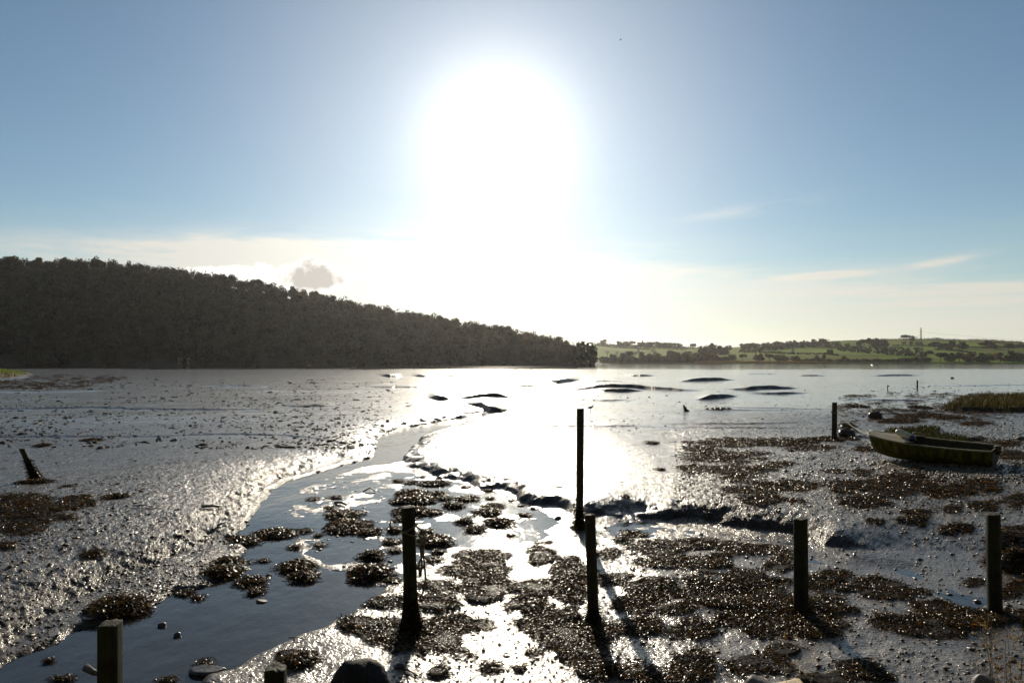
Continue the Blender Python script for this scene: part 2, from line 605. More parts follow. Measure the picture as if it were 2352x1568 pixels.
POOL = [(-600, 1640), (0, 1531), (90, 1490), (165, 1446), (230, 1428), (330, 1400), (375, 1376), (400, 1357), (480, 1338),
        (545, 1305), (556, 1268), (538, 1226), (558, 1204), (590, 1166), (618, 1125), (662, 1102), (722, 1086), (790, 1066),
        (850, 1050), (862, 1008), (890, 992), (930, 981), (985, 971), (1045, 961), (1098, 953), (1045, 976), (980, 1000),
        (958, 1021), (938, 1039), (929, 1058), (860, 1072), (760, 1090), (690, 1125), (655, 1180), (665, 1240), (715, 1292),
        (830, 1318), (880, 1348), (860, 1380), (800, 1411), (790, 1426), (740, 1452), (690, 1471), (640, 1490), (560, 1532),
        (500, 1562), (430, 1650), (-600, 1900)]
FILM = [(600, 1230), (640, 1130), (760, 1090), (900, 1078), (960, 1085), (1060, 1102), (1150, 1128), (1250, 1160),
        (1290, 1195), (1270, 1240), (1180, 1262), (1040, 1262), (960, 1330), (880, 1345), (740, 1300)]
PUD = [(1330, 1205), (1440, 1192), (1540, 1190), (1640, 1205), (1720, 1228), (1840, 1240), (1950, 1285), (2100, 1300),
       (2250, 1330), (2350, 1380), (2230, 1400), (2050, 1330), (1850, 1290), (1660, 1238), (1520, 1236), (1400, 1232)]
ISLE = [(2160, 947), (2200, 951), (2280, 953), (2352, 953), (2800, 962), (2800, 916), (2352, 917), (2250, 918), (2195, 930)]
SPIT = [(-400, 886), (0, 872), (40, 870), (72, 862), (60, 857), (0, 853), (-400, 849)]
BANK_W, POOL_W, FILM_W, PUD_W = poly_world(BANK), poly_world(POOL, 0), poly_world(FILM, 0), poly_world(PUD, .03)
ISLE_W, SPIT_W = poly_world(ISLE, .3), poly_world(SPIT, .2)

# low mud steps facing the viewer: (points in the photograph, height, decay length)
SCARPS = [
    ([(-300, 944), (0, 940), (80, 941), (200, 938), (330, 943), (480, 945), (600, 943), (660, 939), (790, 943)], .075, 6),
    ([(-300, 1008), (0, 1005), (60, 1004), (340, 1003), (430, 1000), (560, 997), (640, 998), (700, 1003), (780, 1012), (842, 1022)], .05, 4),
    ([(632, 933), (680, 937), (790, 934)], .14, 5),
    ([(983, 914), (1000, 918), (1010, 921), (1038, 920)], .42, 3),
    ([(1032, 911), (1050, 918), (1080, 918), (1110, 915), (1150, 915), (1200, 918)], .34, 5),
    ([(1060, 927), (1110, 936), (1125, 946), (1150, 949), (1180, 940)], .36, 4),
    ([(1160, 885), (1200, 888), (1262, 891)], .26, 10),
    ([(1250, 872), (1280, 880), (1335, 873)], .75, 12),
    ([(1330, 876), (1450, 876)], .2, 12),
    ([(1280, 893), (1320, 896), (1380, 892), (1450, 893), (1500, 896), (1560, 899), (1640, 901)], .55, 8),
    ([(1345, 899), (1420, 903), (1490, 899)], .4, 5),
    ([(1590, 918), (1612, 918), (1650, 915), (1698, 912), (1700, 912)], .52, 6),
    ([(1430, 862), (1470, 863), (1510, 862)], .5, 14),
    ([(1545, 874), (1568, 876), (1640, 874), (1700, 873)], .6, 12),
    ([(1650, 896), (1720, 897), (1800, 895), (1848, 892)], .5, 7),
    ([(1700, 905), (1770, 906), (1868, 904)], .25, 6),
    ([(1568, 937), (1780, 942), (1908, 946), (2000, 938)], .07, 5),
    ([(1540, 946), (1780, 949), (1905, 955)], .06, 5),
    ([(1450, 977), (1700, 978), (1908, 975)], .055, 4),
    ([(1480, 984), (1700, 985), (1890, 987)], .055, 4),
    ([(1000, 995), (1040, 981), (1150, 980), (1330, 982), (1500, 983), (1590, 983)], .05, 4),
    ([(1290, 920), (1380, 921), (1477, 920)], .12, 6),
    ([(804, 889), (900, 891), (1024, 890)], .2, 10),
    ([(870, 863), (895, 865), (925, 864)], .45, 12), ([(945, 864), (975, 865), (1000, 864)], .4, 12),
    ([(1000, 863), (1060, 864)], .3, 12), ([(1165, 864), (1195, 865)], .3, 12),
    ([(1690, 858), (1760, 859), (1810, 858)], .3, 12), ([(1820, 862), (1900, 863), (1905, 863)], .4, 12),
    ([(1980, 864), (2050, 863), (2130, 862)], .3, 12),
    ([(2050, 884), (2200, 886), (2352, 884), (2700, 886)], .08, 8),
    ([(1900, 918), (2100, 920), (2190, 917)], .07, 5),
    ([(-300, 900), (100, 902), (300, 896)], .08, 8), ([(430, 886), (560, 887), (640, 890)], .16, 8),
]
FINE = None


def weed_blobs():
    near = """1121 1278 80 18,1104 1305 70 22,1117 1345 65 26,1001 1345 50 12,894 1378 60 17,834 1432 47 18,901 1435 40 30,
997 1382 53 18,1060 1428 85 22,1001 1468 66 38,907 1458 50 26,1010 1545 20 12,1250 1345 60 18,1310 1308 50 26,1240 1278 34 24,
1217 1378 44 18,1250 1408 84 30,1317 1362 40 24,1300 1452 86 28,1334 1500 60 38,1367 1545 50 20,1400 1272 34 16,1417 1328 46 14,
1450 1388 44 18,1500 1258 84 15,1517 1292 66 14,1500 1355 72 32,1417 1445 66 24,1484 1435 40 18,1450 1545 50 18,1127 1535 26 14,
1194 1535 14 7,1250 1242 24 6,1600 1248 50 15,1735 1262 98 16,1618 1292 56 14,1718 1318 42 15,1785 1298 42 22,1635 1352 84 32,
1735 1362 98 38,1785 1405 74 46,1902 1332 66 24,1902 1388 68 28,1868 1435 76 22,1595 1438 56 28,2025 1342 60 14,2041 1365 58 14,
2121 1355 28 9,2151 1392 66 20,2118 1425 106 24,2151 1448 50 13,2268 1415 86 20,2335 1345 34 18,2328 1218 34 12,1801 1488 40 17,
1735 1525 74 19,1600 1522 50 32,1968 1528 48 19,2008 1545 40 13,2400 1420 60 30,2420 1300 60 40,690 1515 42 20,1540 1560 60 16,
1900 1560 50 12,1680 1420 40 14,1230 1500 18 8,1560 1395 50 14,2290 1290 40 20,2330 1250 50 24,2240 1330 30 8"""
    far = """1735 1016 140 9,1890 1012 80 5,1620 1036 50 9,1660 1047 90 12,1701 1080 84 14,1595 1076 38 11,1735 1126 60 18,
1751 1152 42 12,1835 1120 52 13,1935 1120 34 14,2051 1116 104 22,1985 1150 50 14,1918 1084 26 6,1978 1086 20 8,2108 1084 16 4,
2185 1130 56 14,2261 1120 40 15,2098 1176 36 8,2268 1160 36 9,2331 1152 28 12,2188 1166 22 7,1831 1151 18 6,50 1178 105 38,
175 1155 40 16,12 1252 22 11,1690 1100 40 8,1790 1066 30 6,1800 1020 40 6,1860 1030 60 5,1990 1036 24 5,2120 966 60 6,2060 978 40 6,
2180 972 36 4,2240 985 40 5,2300 1035 40 8,2330 1060 30 8,2240 1020 26 5,2100 1190 40 7,2010 1195 30 6,2190 1200 40 8"""
    out = []
    for k, s in (('n', near), ('f', far)):
        for it in s.replace('\n', ' ').split(','):
            x, y, rx, ry = map(float, it.split())
            z = .06 if (k == 'n' and y > 1235) else .27
            c = on_plane(x, y, z)
            sx = rx * c[1] / F
            sy = abs(on_plane(x, y - ry, z)[1] - on_plane(x, y + ry, z)[1]) / 2
            out.append((c[0], c[1], sx, sy, k))
    return out


BLOBS = weed_blobs()


def weed_mask(X, Y):
    """0..1 cover of the seaweed mats, ragged at the edge"""
    r = np.full(X.shape, -1e9)
    for cx, cy, sx, sy, k in BLOBS:
        # lean each mat along the line of sight so it keeps its place
        t = cx / cy
        u = (X - cx - t * (Y - cy)) / sx
        v = (Y - cy) / sy
        r = np.maximum(r, 1 - np.sqrt(u * u + v * v))
    n = fbm(X * 2.6, Y * 2.6, 4, 77, .6)
    return sstep(-.12, .12, r + n * .40)


def mud_height(X, Y):
    X = np.asarray(X, float)
    Y = np.asarray(Y, float)
    D = np.maximum(Y, .5)
    VX = CX + F * X / D
    plate = .28 - .34 * np.clip((D - 60) / 240.0, 0, 1.6)
    plate = plate + .05 * fbm(X * .06, Y * .11, 3, 3) * np.clip(D / 30, .3, 1)
    h = plate + .012 * fbm(X * .7, Y * 1.1, 3, 9)
    near = D < 75
    grit = np.zeros_like(h)
    if near.any():
        x, y = X[near], Y[near]
        wob = .20 * fbm(x * 1.1, y * 1.1, 3, 21, .55) + (.02 + .045 * sstep(1250, 800, VX[near])) * fbm(x * 6, y * 6, 3, 22)
        db = signed_dist(x, y, BANK_W) + wob * np.clip(y / 14, .5, 1.2)
        dp = signed_dist(x, y, POOL_W) + .10 * fbm(x * 2, y * 2, 3, 25)
        df = signed_dist(x, y, FILM_W)
        du = signed_dist(x, y, PUD_W)
        low = .055 + .022 * fbm(x * .9, y * .9, 3, 31) + .010 * fbm(x * 4, y * 4, 2, 33)
        low = low + .05 * sstep(6.5, 4.5, y)
        low = low * sstep(-.3, .5, df) + (1 - sstep(-.3, .5, df)) * (-.005 + .012 * fbm(x * 1.7, y * 1.7, 3, 35) + .006 * fbm(x * 7, y * 7, 2, 37))
        low = np.where(du < .25, low * sstep(-.2, .25, du) + (1 - sstep(-.2, .25, du)) * (.004 + .016 * fbm(x * 1.4, y * 1.4, 3, 36)), low)
        pool = -.10
        k = sstep(-.25, .08, dp)
        low = pool + (low - pool) * k
        left = sstep(1250, 800, VX[near])
        w = .7 + .9 * left + 2.4 * sstep(1880, 2150, VX[near])
        rise = np.clip(1 - np.exp(-np.maximum(db, 0) / w * 2.4), 0, 1)
        lump = np.exp(-np.maximum(db, 0) / (.8 + .8 * left)) * sstep(-.25, .1, db)
        hh = low + (h[near] - low) * np.where(db > 0, rise, 0)
        hh = hh + lump * ((.4 + .6 * left) * .019 * np.abs(fbm(x * 7, y * 7, 3, 41)) + (.5 + .5 * left) * .009 * fbm(x * 22, y * 19, 3, 42, .6))
        # fine lumpy texture everywhere near the shore
        amp = np.clip(1 - y / 45, .15, 1) * (.005 + .006 * sstep(-.2, .8, db) * (.4 + .6 * left)) * sstep(-.05, .1, hh + .03)
        hh = hh + amp * (fbm(x * 15, y * 13, 3, 51, .65) + .4 * np.maximum(0, vn(x * 3.1, y * 3.1, 53)))
        # stony beach on the right, slowly rising to the marsh
        be = sstep(7.5, 15, x - .12 * (y - 16)) * sstep(12, 15, y) * sstep(40, 30, y)
        hh = hh + .20 * be
        hh = hh + be * .014 * fbm(x * 7, y * 7, 2, 61)
        gr_ = sstep(.19, .30, x / np.maximum(y, 1) + .04 * fbm(x * .5, y * .5, 2, 63)) * sstep(10.5, 12.5, y) * sstep(40, 30, y)
        hh = hh + gr_ * .010 * fbm(x * 8, y * 7, 3, 62, .6)
        grit[near] = np.maximum(be, gr_)
        h[near] = hh
    for pts, H, Ld in SCARPS:
        p = np.array(pts, float)
        D_l = CAM_H * F / (p[:, 1] - HZ) * (1 - .25 / CAM_H)
        s_ = (VX > p[0, 0] - 2) & (VX < p[-1, 0] + 2) & (D > D_l.min() * .8) & (D < D_l.max() + 8 * Ld)
        if not s_.any():
            continue
        vx, dd, xx = VX[s_], D[s_], X[s_]
        line = np.interp(vx, p[:, 0], D_l)
        line = line * (1 + .006 * vn(xx * .8, xx * 0 + 3, 71) + .004 * vn(xx * 2.6, xx * 0 + 7, 72))
        q = dd - line
        end = np.minimum(vx - p[0, 0], p[-1, 0] - vx)
        tp = sstep(-1, max(14, .42 * min(p[-1, 0] - p[0, 0], 420)), end)
        if pts[-1][0] == 1700:
            pass
        H_ = 1.0 * H * tp * np.maximum(.2, .82 + .22 * vn(xx * .16, dd * 0 + 5, 73) + .16 * vn(xx * .9, dd * 0 + 2, 74))
        Hl = np.maximum(np.abs(H_), .02)
        h[s_] += H_ * np.clip((q + Hl * .8) / (Hl * 1.1), 0, 1) * np.exp(-np.maximum(q - H * .3, 0) / (1.6 * Ld))
    turf = np.zeros_like(h)
    s_ = (D > 25) & (D < 90) & (VX > 2050)
    if s_.any():
        di = signed_dist(X[s_], Y[s_], ISLE_W) + .25 * fbm(X[s_] * 1.5, Y[s_] * 1.5, 3, 81)
        k = sstep(.15, -.45, di)
        h[s_] += k * (.26 + .05 * fbm(X[s_] * .8, Y[s_] * .8, 2, 82))
        turf[s_] = k
    s_ = (D > 80) & (D < 260) & (VX < 140)
    if s_.any():
        di = signed_dist(X[s_], Y[s_], SPIT_W) + .9 * fbm(X[s_] * .3, Y[s_] * .3, 3, 83)
        k = sstep(1.0, -1.2, di) * .35 + sstep(.5, -6, di) * .65
        h[s_] += k * 1.0
        turf[s_] = sstep(.5, -1, di)
    return h, grit, turf


def mud_z(x, y):
    return float(mud_height(np.array([x]), np.array([y]))[0][0])


def spot(vx, vy, n=7):
    """point of the mud surface seen at a place in the photograph"""
    z = .2
    for _ in range(n):
        p = on_plane(vx, vy, z)
        z = .5 * z + .5 * max(mud_z(p[0], p[1]), 0.0)
    p = on_plane(vx, vy, z)
    return np.array([p[0], p[1], max(mud_z(p[0], p[1]), 0.0)])


def build_ground():
    ta = np.concatenate([np.linspace(-4, -.85, 60, endpoint=False), np.linspace(-.85, .85, 1150), np.linspace(.85, 4, 61)[1:]])
    r = [.8]
    while r[-1] < 6000:
        D = r[-1]
        k = .03 if D < 4.5 else (.0034 if D < 60 else (.0042 if D < 130 else (.012 if D < 500 else .06)))
        r.append(D * (1 + k))
    r = np.array(r)
    # sideways spread is limited near the camera; rows are straight lines across the view
    T, R = np.meshgrid(ta, r)
    X, Y = T * R, R
    Z, grit, turf = mud_height(X, Y)
    wd = np.zeros_like(Z)
    s_ = (Y < 70) & (np.abs(T) < 1.2)
    wd[s_] = weed_mask(X[s_], Y[s_])
    Z = Z + wd * (.016 + .02 * vn(X * 4, Y * 4, 91))
    # crumbly cut faces of the banks: where the ground really is steep
    gr = np.gradient(Z, axis=0) / np.maximum(np.gradient(R, axis=0), 1e-6)
    gc = np.gradient(Z, axis=1) / np.maximum(np.gradient(X, axis=1), 1e-6)
    steep = sstep(.22, .55, np.sqrt(gr ** 2 + gc ** 2)) * sstep(4, 6, Y)
    steep[1:-1] = np.maximum(steep[1:-1], .5 * (steep[2:] + steep[:-2]))
    nr, nc = X.shape
    i = np.arange(nr - 1)[:, None] * nc
    j = np.arange(nc - 1)[None]
    q = np.stack([i + j, i + j + 1, i + nc + j + 1, i + nc + j], -1).reshape(-1, 4)
    o = mesh_obj('mudflat', np.stack([X, Y, Z], -1).reshape(-1, 3), q, M['mud'], smooth=True,
                 attrs={'weed': wd.ravel(), 'grit': grit.ravel(), 'turf': turf.ravel(), 'steep': steep.ravel(),
                        'lumpy': np.clip((.42 + .62 * sstep(1050, 560, CX + F * T) * sstep(7, 9, Y)) * (1 - sstep(13, 34, Y)) * (1 + .4 * fbm(X * .3, Y * .3, 2, 66)) + .13, .1, 1.1).ravel()})
    tag(o, 'wet grey tidal mudflat cut by a winding creek', 'mudflat', kind='structure')
    S = 6000
    w = mesh_obj('water', np.array([(-S, .8, 0), (S, .8, 0), (S, S, 0), (-S, S, 0)]), np.array([(0, 1, 2, 3)]), M['water'])
    tag(w, 'shallow water lying in the creek and the far river', 'water', kind='structure')


build_ground()


# ------------------------------------------------------------------ seaweed
TINTS = np.array([(.036, .024, .006), (.062, .037, .007), (.020, .015, .005), (.15, .075, .008), (.042, .035, .008)])


def fronds(P, size, rng, up=1.0, spread=1.0, tints=TINTS, probs=(.34, .24, .24, .08, .10), branch=True):
    """forked strap-like fronds rooted at P (N,3) -> verts, quads, tint"""
    V, Q, C, n0 = [], [], [], 0
    for b in range(2 if branch else 1):
        n = len(P)
        th = rng.uniform(0, 2 * PI, n)
        s = size * rng.uniform(.6, 1.35, n)
        dx, dy = np.cos(th), np.sin(th)
        wx, wy = -dy, dx
        roll = rng.uniform(-.8, .8, n)
        lift = up * rng.uniform(.25, 1.0, n)
        prof = [(0, 0, .10), (.4, .40, .15), (.95, .46, .19), (1.45, .12, .11)]
        pts = []
        for (a, z, w) in prof:
            cx = P[:, 0] + dx * a * s * spread
            cy = P[:, 1] + dy * a * s * spread
            cz = P[:, 2] + z * s * lift
            hw = w * s * .5
            for sg in (-1, 1):
                pts.append(np.stack([cx + sg * hw * wx * np.cos(roll), cy + sg * hw * wy * np.cos(roll),
                                     cz + sg * hw * np.sin(roll)], -1))
        v = np.stack(pts, 1).reshape(-1, 3)
        base = (np.arange(n) * 8)[:, None, None]
        q = base + np.array([[0, 1, 3, 2], [2, 3, 5, 4], [4, 5, 7, 6]])[None]
        c = tints[rng.choice(len(tints), n, p=probs)] * rng.uniform(.7, 1.3, (n, 1))
        V.append(v)
        Q.append(q.reshape(-1, 4) + n0)
        C.append(np.repeat(c, 8, 0))
        n0 += n * 8
    return np.concatenate(V), np.concatenate(Q), np.concatenate(C)


def scatter_blobs(blobs, dens, rng):
    pts = []
    for cx, cy, sx, sy, k in blobs:
        n = int(dens * (2.4 * sx) * (2.4 * sy))
        u, v = rng.uniform(-1.2, 1.2, n), rng.uniform(-1.2, 1.2, n)
        pts.append(np.stack([cx + u * sx + cx / cy * v * sy, cy + v * sy], -1))
    p = np.concatenate(pts)
    if len(p) > 1:
        m = weed_mask(p[:, 0], p[:, 1])
        p = p[rng.uniform(0, 1, len(p)) < m]
    # thin where blobs overlap
    cell = {}
    keep = []
    w = 1 / math.sqrt(dens) * .55
    for i, (a, b) in enumerate(zip((p[:, 0] / w).astype(int), (p[:, 1] / w).astype(int))):
        if (a, b) not in cell:
            cell[(a, b)] = 1
            keep.append(i)
    return p[keep]


def build_mats():
    rng = np.random.default_rng(5)
    near = [b for b in BLOBS if b[4] == 'n']
    far = [b for b in BLOBS if b[4] == 'f']
    mb = MB()
    for bl, dens, size in ((near, 1500, .046), (far, 520, .07)):
        p = scatter_blobs(bl, dens, rng)
        z = mud_height(p[:, 0], p[:, 1])[0]
        wm = weed_mask(p[:, 0], p[:, 1])
        heap = .035 * np.maximum(0, vn(p[:, 0] * 3, p[:, 1] * 3, 91) + .3) * wm
        P = np.stack([p[:, 0], p[:, 1], z + .01 + heap * rng.uniform(.3, 1, len(p))], -1)
        v, q, c = fronds(P, size, rng, up=.75)
        mb.add(v, q, None, c)
    o = mb.build('seaweed', M['weed'], col=True)
    tag(o, 'brown seaweed spread in ragged mats over the mud', 'seaweed', kind='stuff')


build_mats()

# every clump: place in the photo (x, y, half width, half height)
CLUMPS = [
    # --- singled out
    (278, 1390, 62, 20, 'biggest seaweed mound at the edge of the creek water, behind the thick square post', None),
    (630, 1223, 48, 10, 'long low seaweed clump in the channel, just below the foot of the muddy bank', None),
    (561, 1238, 32, 12, 'rounded seaweed clump against the foot of the left mud bank', None),
    (528, 1286, 38, 9, 'flat seaweed clump on the gravel bar, upper one of a pair', None),
    (511, 1310, 40, 12, 'thick dark seaweed clump on the gravel bar, lower one of a pair', None),
    (681, 1298, 40, 14, 'upper of two stacked amber seaweed clumps standing in the creek', None),
    (698, 1322, 34, 14, 'lower of two stacked amber seaweed clumps standing in the creek', None),
    (578, 1333, 35, 11, 'tufty seaweed clump in open creek water above a smaller one', None),
    (584, 1357, 23, 11, 'small upright seaweed clump in open creek water above the slate shard', None),
    (213, 1272, 26, 10, 'lone dark seaweed clump on the left mudbank', None),
    (268, 1138, 26, 6, 'lone flat seaweed clump above the left mudbank near the big weed bed', None),
    (212, 1010, 20, 4, 'seaweed clump lying beside the long crack in the left mudflat', None),
    (97, 1022, 17, 4, 'small seaweed clump above the leaning stump', None),
    (422, 1360, 24, 8, 'straggling seaweed clump beside slates at the water edge', None),
    (456, 1371, 18, 6, 'small seaweed clump at the water edge right of the slates', None),
    (855, 1274, 30, 18, 'tall dark seaweed hummock left of the roped post', None),
    (850, 1312, 50, 22, 'wide amber seaweed heap left of the roped post, below the tall hummock', None),
    (995, 1238, 42, 15, 'broad seaweed clump immediately right of the roped post', None),
    (945, 1172, 40, 13, 'seaweed clump directly behind the top of the roped post', None),
    (690, 1512, 40, 20, 'seaweed heap right of the stub post top', None),
    (470, 1523, 24, 12, 'seaweed clump draped on the stone left of the stub post', None),
    (1437, 1138, 12, 6, 'small seaweed clump on bright mud right of the tall thin post', None),
    (1284, 1117, 9, 4, 'tiny seaweed clump on bright mud left of the tall thin post', None),
    (1517, 1077, 14, 7, 'round seaweed clump on pale mud at the edge of the weed field', None),
    (1498, 1016, 17, 5, 'flat seaweed clump on pale mud beyond the weed field', None),
    (1457, 1226, 30, 7, 'upper of two flat seaweed clumps right of the tall thin post foot', None),
    (1434, 1239, 24, 6, 'lower of two flat seaweed clumps right of the tall thin post foot', None),
    (1650, 939, 22, 4, 'long dark clump on the open mud right of the driftwood stake', None),
    (1968, 933, 22, 4, 'long ridge of weed on mud right of the roped far post', None),
    (2115, 935, 24, 5, 'humped weed clump left of the marsh grass island', None),
    (80, 1106, 34, 4, 'skirt of weed on the mud around the leaning stump', None),
    (155, 1116, 14, 3, 'thin weed clump just right below the leaning stump', None),
    (144, 1558, 30, 6, 'weed clump at the bottom edge left of the thick square post', None),
    (112, 1517, 12, 5, 'small weed clump floating in the pool left of the thick square post', None),
    (382, 1562, 24, 8, 'weed clump at the bottom edge right of the thick square post', None),
    # --- alike, in groups
] + [(x, y, a, b, None, 'wet') for x, y, a, b in (
    (790, 1180, 40, 9), (797, 1205, 50, 14), (848, 1220, 28, 8), (900, 1332, 25, 8), (905, 1214, 20, 11), (900, 1243, 24, 8),
    (908, 1262, 18, 8), (980, 1219, 18, 8), (1006, 1267, 18, 8), (996, 1284, 22, 7), (966, 1298, 14, 8), (950, 1132, 34, 7),
    (1006, 1133, 20, 8), (952, 1148, 46, 7), (1044, 1158, 25, 11), (1070, 1117, 15, 5), (1072, 1143, 26, 8), (1125, 1143, 13, 6),
    (1132, 1161, 24, 7), (1121, 1175, 32, 9), (1067, 1195, 24, 9), (1092, 1213, 26, 10), (1144, 1198, 34, 12), (1206, 1182, 17, 7),
    (1174, 1148, 11, 4), (1196, 1160, 9, 4), (1224, 1167, 7, 3), (1174, 1228, 13, 5), (985, 1175, 26, 7), (971, 1095, 12, 3),
    (1000, 1109, 30, 5), (914, 1103, 14, 3), (942, 1107, 18, 3), (1120, 1125, 13, 5), (930, 1190, 22, 7), (1020, 1142, 20, 6),
    (677, 1256, 20, 4), (735, 1250, 16, 6), (605, 1287, 16, 4), (700, 1218, 18, 5), (720, 1145, 16, 4), (770, 1142, 18, 3),
    (760, 1166, 16, 4), (730, 1228, 12, 5))]
GROUPLAB = {'wet': ('seaweed clump in the shiny shallows between the curving mud bank and the roped post',
                    'seaweed clumps scattered over the shiny creek shallows')}


def build_clumps():
    rng = np.random.default_rng(8)
    for (vx, vy, rx, ry, label, grp) in CLUMPS:
        c = spot(vx, vy + ry * .35)
        D = c[1]
        a = max(rx * D / F, .05)
        bdep = min(max(ry * 2 * D * D / (CAM_H * F) * .5, .35 * a), 1.1 * a)
        hgt = min(max(.55 * ry * D / F * 1.5, .03), .24)
        n = int(min(max(PI * a * bdep * 1500, 60), 900))
        r = np.sqrt(rng.uniform(0, 1, n))
        th = rng.uniform(0, 2 * PI, n)
        rr = 1 + .22 * vn(th * 1.6 + vx, th * 0, 5)
        x, y = r * np.cos(th) * a * rr, r * np.sin(th) * bdep * rr
        g = np.maximum(mud_height(c[0] + x, c[1] + y)[0], 0) - c[2]
        z = g + hgt * (1 - r ** 2.2) * (.75 + .3 * vn(x * 7 + vx, y * 7, 6)) + .004
        mb = MB()
        fs = min(.068, .02 + a * .18) if D < 14 else min(.10, a * .25)
        v, q, t = fronds(np.stack([x, y, z], -1), fs, rng)
        mb.add(v, q, None, t)
        # the tangled heart of the clump
        na, nrg = 18, 5
        A = np.arange(na) * 2 * PI / na
        vs = []
        for k in range(nrg):
            f = k / nrg
            R_ = (1 - f) * (1 + .2 * vn(A * 1.6 + vx, A * 0, 5)) * .93
            X_, Y_ = np.cos(A) * a * R_, np.sin(A) * bdep * R_
            G_ = np.maximum(mud_height(c[0] + X_, c[1] + Y_)[0], 0) - c[2]
            vs.append(np.stack([X_, Y_, G_ + hgt * .85 * (1 - (1 - f) ** 2.2) - (.03 if k == 0 else 0)], -1))
        vs.append(np.array([[0, 0, hgt * .85]]))
        vs = np.concatenate(vs)
        i = np.arange(nrg - 1)[:, None] * na
        j = np.arange(na)[None]
        jn = (j + 1) % na
        q = np.stack([i + j, i + jn, i + na + jn, i + na + j], -1).reshape(-1, 4)
        b = (nrg - 1) * na
        tr = [(b + k, b + (k + 1) % na, nrg * na) for k in range(na)]
        mb.add(vs, q, tr, (.028, .02, .008))
        o = mb.build('seaweed_clump', M['weed'], col=True, loc=c)
        if grp:
            tag(o, GROUPLAB[grp][0], 'seaweed', GROUPLAB[grp][1])
        else:
            tag(o, label, 'seaweed')


build_clumps()


def build_tufts():
    """the far fields of small weed tufts beyond counting"""
    rng = np.random.default_rng(15)
    spec = []
    for _ in range(330):                                  # left, off the grass spit
        y = rng.uniform(861, 898)
        x = rng.uniform(-60, 330 - (y - 861) * 4.5) + rng.normal(0, 15)
        spec.append((x, y, rng.uniform(3, 12)))
    for _ in range(50):
        spec.append((rng.uniform(200, 800), rng.uniform(875, 990), rng.uniform(2, 5)))
    for _ in range(260):                                  # right, round the marsh island and the beach
        y = rng.uniform(905, 985)
        x = rng.uniform(1930 + 1.4 * abs(y - 945), 2240) + rng.normal(0, 30)
        spec.append((x, y, rng.uniform(4, 17)))
    for _ in range(180):
        y = rng.uniform(950, 1100)
        x = rng.uniform(2000, 2420) + rng.normal(0, 40)
        if 2010 < x < 2330 and 1000 < y < 1085:
            continue
        spec.append((x, y, rng.uniform(4, 14)))
    for _ in range(110):
        spec.append((rng.uniform(1300, 1960), rng.uniform(925, 1000), rng.uniform(2, 5)))
    for _ in range(230):
        y = rng.uniform(1040, 1180)
        spec.append((rng.uniform(1540, 2350), y, rng.uniform(3, 9)))
    for _ in range(260):
        spec.append((rng.uniform(0, 560), rng.uniform(1020, 1250), rng.uniform(2, 6)))
    P, S = [], []
    for x, y, r in spec:
        p = on_plane(x, y, .2)
        a = r * p[1] / F
        n = int(min(6 + 260 * a, 46))
        t, q = rng.uniform(0, 2 * PI, n), np.sqrt(rng.uniform(0, 1, n))
        P.append(np.stack([p[0] + np.cos(t) * q * a, p[1] + np.sin(t) * q * a * 1.1, np.full(n, .25 * a) * (1 - q * q)], -1))
        S.append(np.full(n, min(max(a * .35, .03), .5)))
    P, S = np.concatenate(P), np.concatenate(S)
    P[:, 2] = np.minimum(P[:, 2], .12) + np.maximum(mud_height(P[:, 0], P[:, 1])[0], 0)
    v, q, c = fronds(P, S, rng, up=.7, branch=False)
    o = mesh_obj('seaweed_tufts', v, q, M['weed'], col=c * .8)
    tag(o, 'countless dark weed tufts dotted over the far mud', 'seaweed', kind='stuff')


build_tufts()


# ------------------------------------------------------------------ rocks, stones, sticks
def rock_mesh(size, seed, n=22, flat=0.0, cut=()):
    """an irregular stone: displaced ball, optionally chipped by planes"""
    rng = np.random.default_rng(seed)
    th = np.linspace(0, PI, n // 2 + 1)[1:-1]
    ph = np.arange(n) * 2 * PI / n
    T, Ph = np.meshgrid(th, ph, indexing='ij')
    v = np.stack([np.sin(T) * np.cos(Ph), np.sin(T) * np.sin(Ph), np.cos(T)], -1).reshape(-1, 3)
    v = np.concatenate([v, [(0, 0, 1), (0, 0, -1)]])
    for k in range(9):
        d_ = rng.normal(0, 1, 3)
        d_ /= np.linalg.norm(d_)
        lim = rng.uniform(.62, .92)
        s = v @ d_
        v = v - np.outer(np.maximum(0, s - lim) * .9, d_)
    for d_, lim in cut:
        d_ = np.array(d_) / np.linalg.norm(d_)
        s = v @ d_
        v = v - np.outer(np.maximum(0, s - lim), d_)
    v = v + .035 * np.stack([vn(v[:, 0] * 4 + seed, v[:, 1] * 4 + v[:, 2] * 3, k) for k in range(3)], -1)
    v = v * np.asarray(size)
    m = n // 2 - 1
    i = np.arange(m - 1)[:, None] * n
    j = np.arange(n)[None]
    jn = (j + 1) % n
    q = np.stack([i + j, i + n + j, i + n + jn, i + jn], -1).reshape(-1, 4)
    t = [(m * n, k, (k + 1) % n) for k in range(n)] + [(m * n + 1, (m - 1) * n + (k + 1) % n, (m - 1) * n + k) for k in range(n)]
    return v, q, np.array(t)


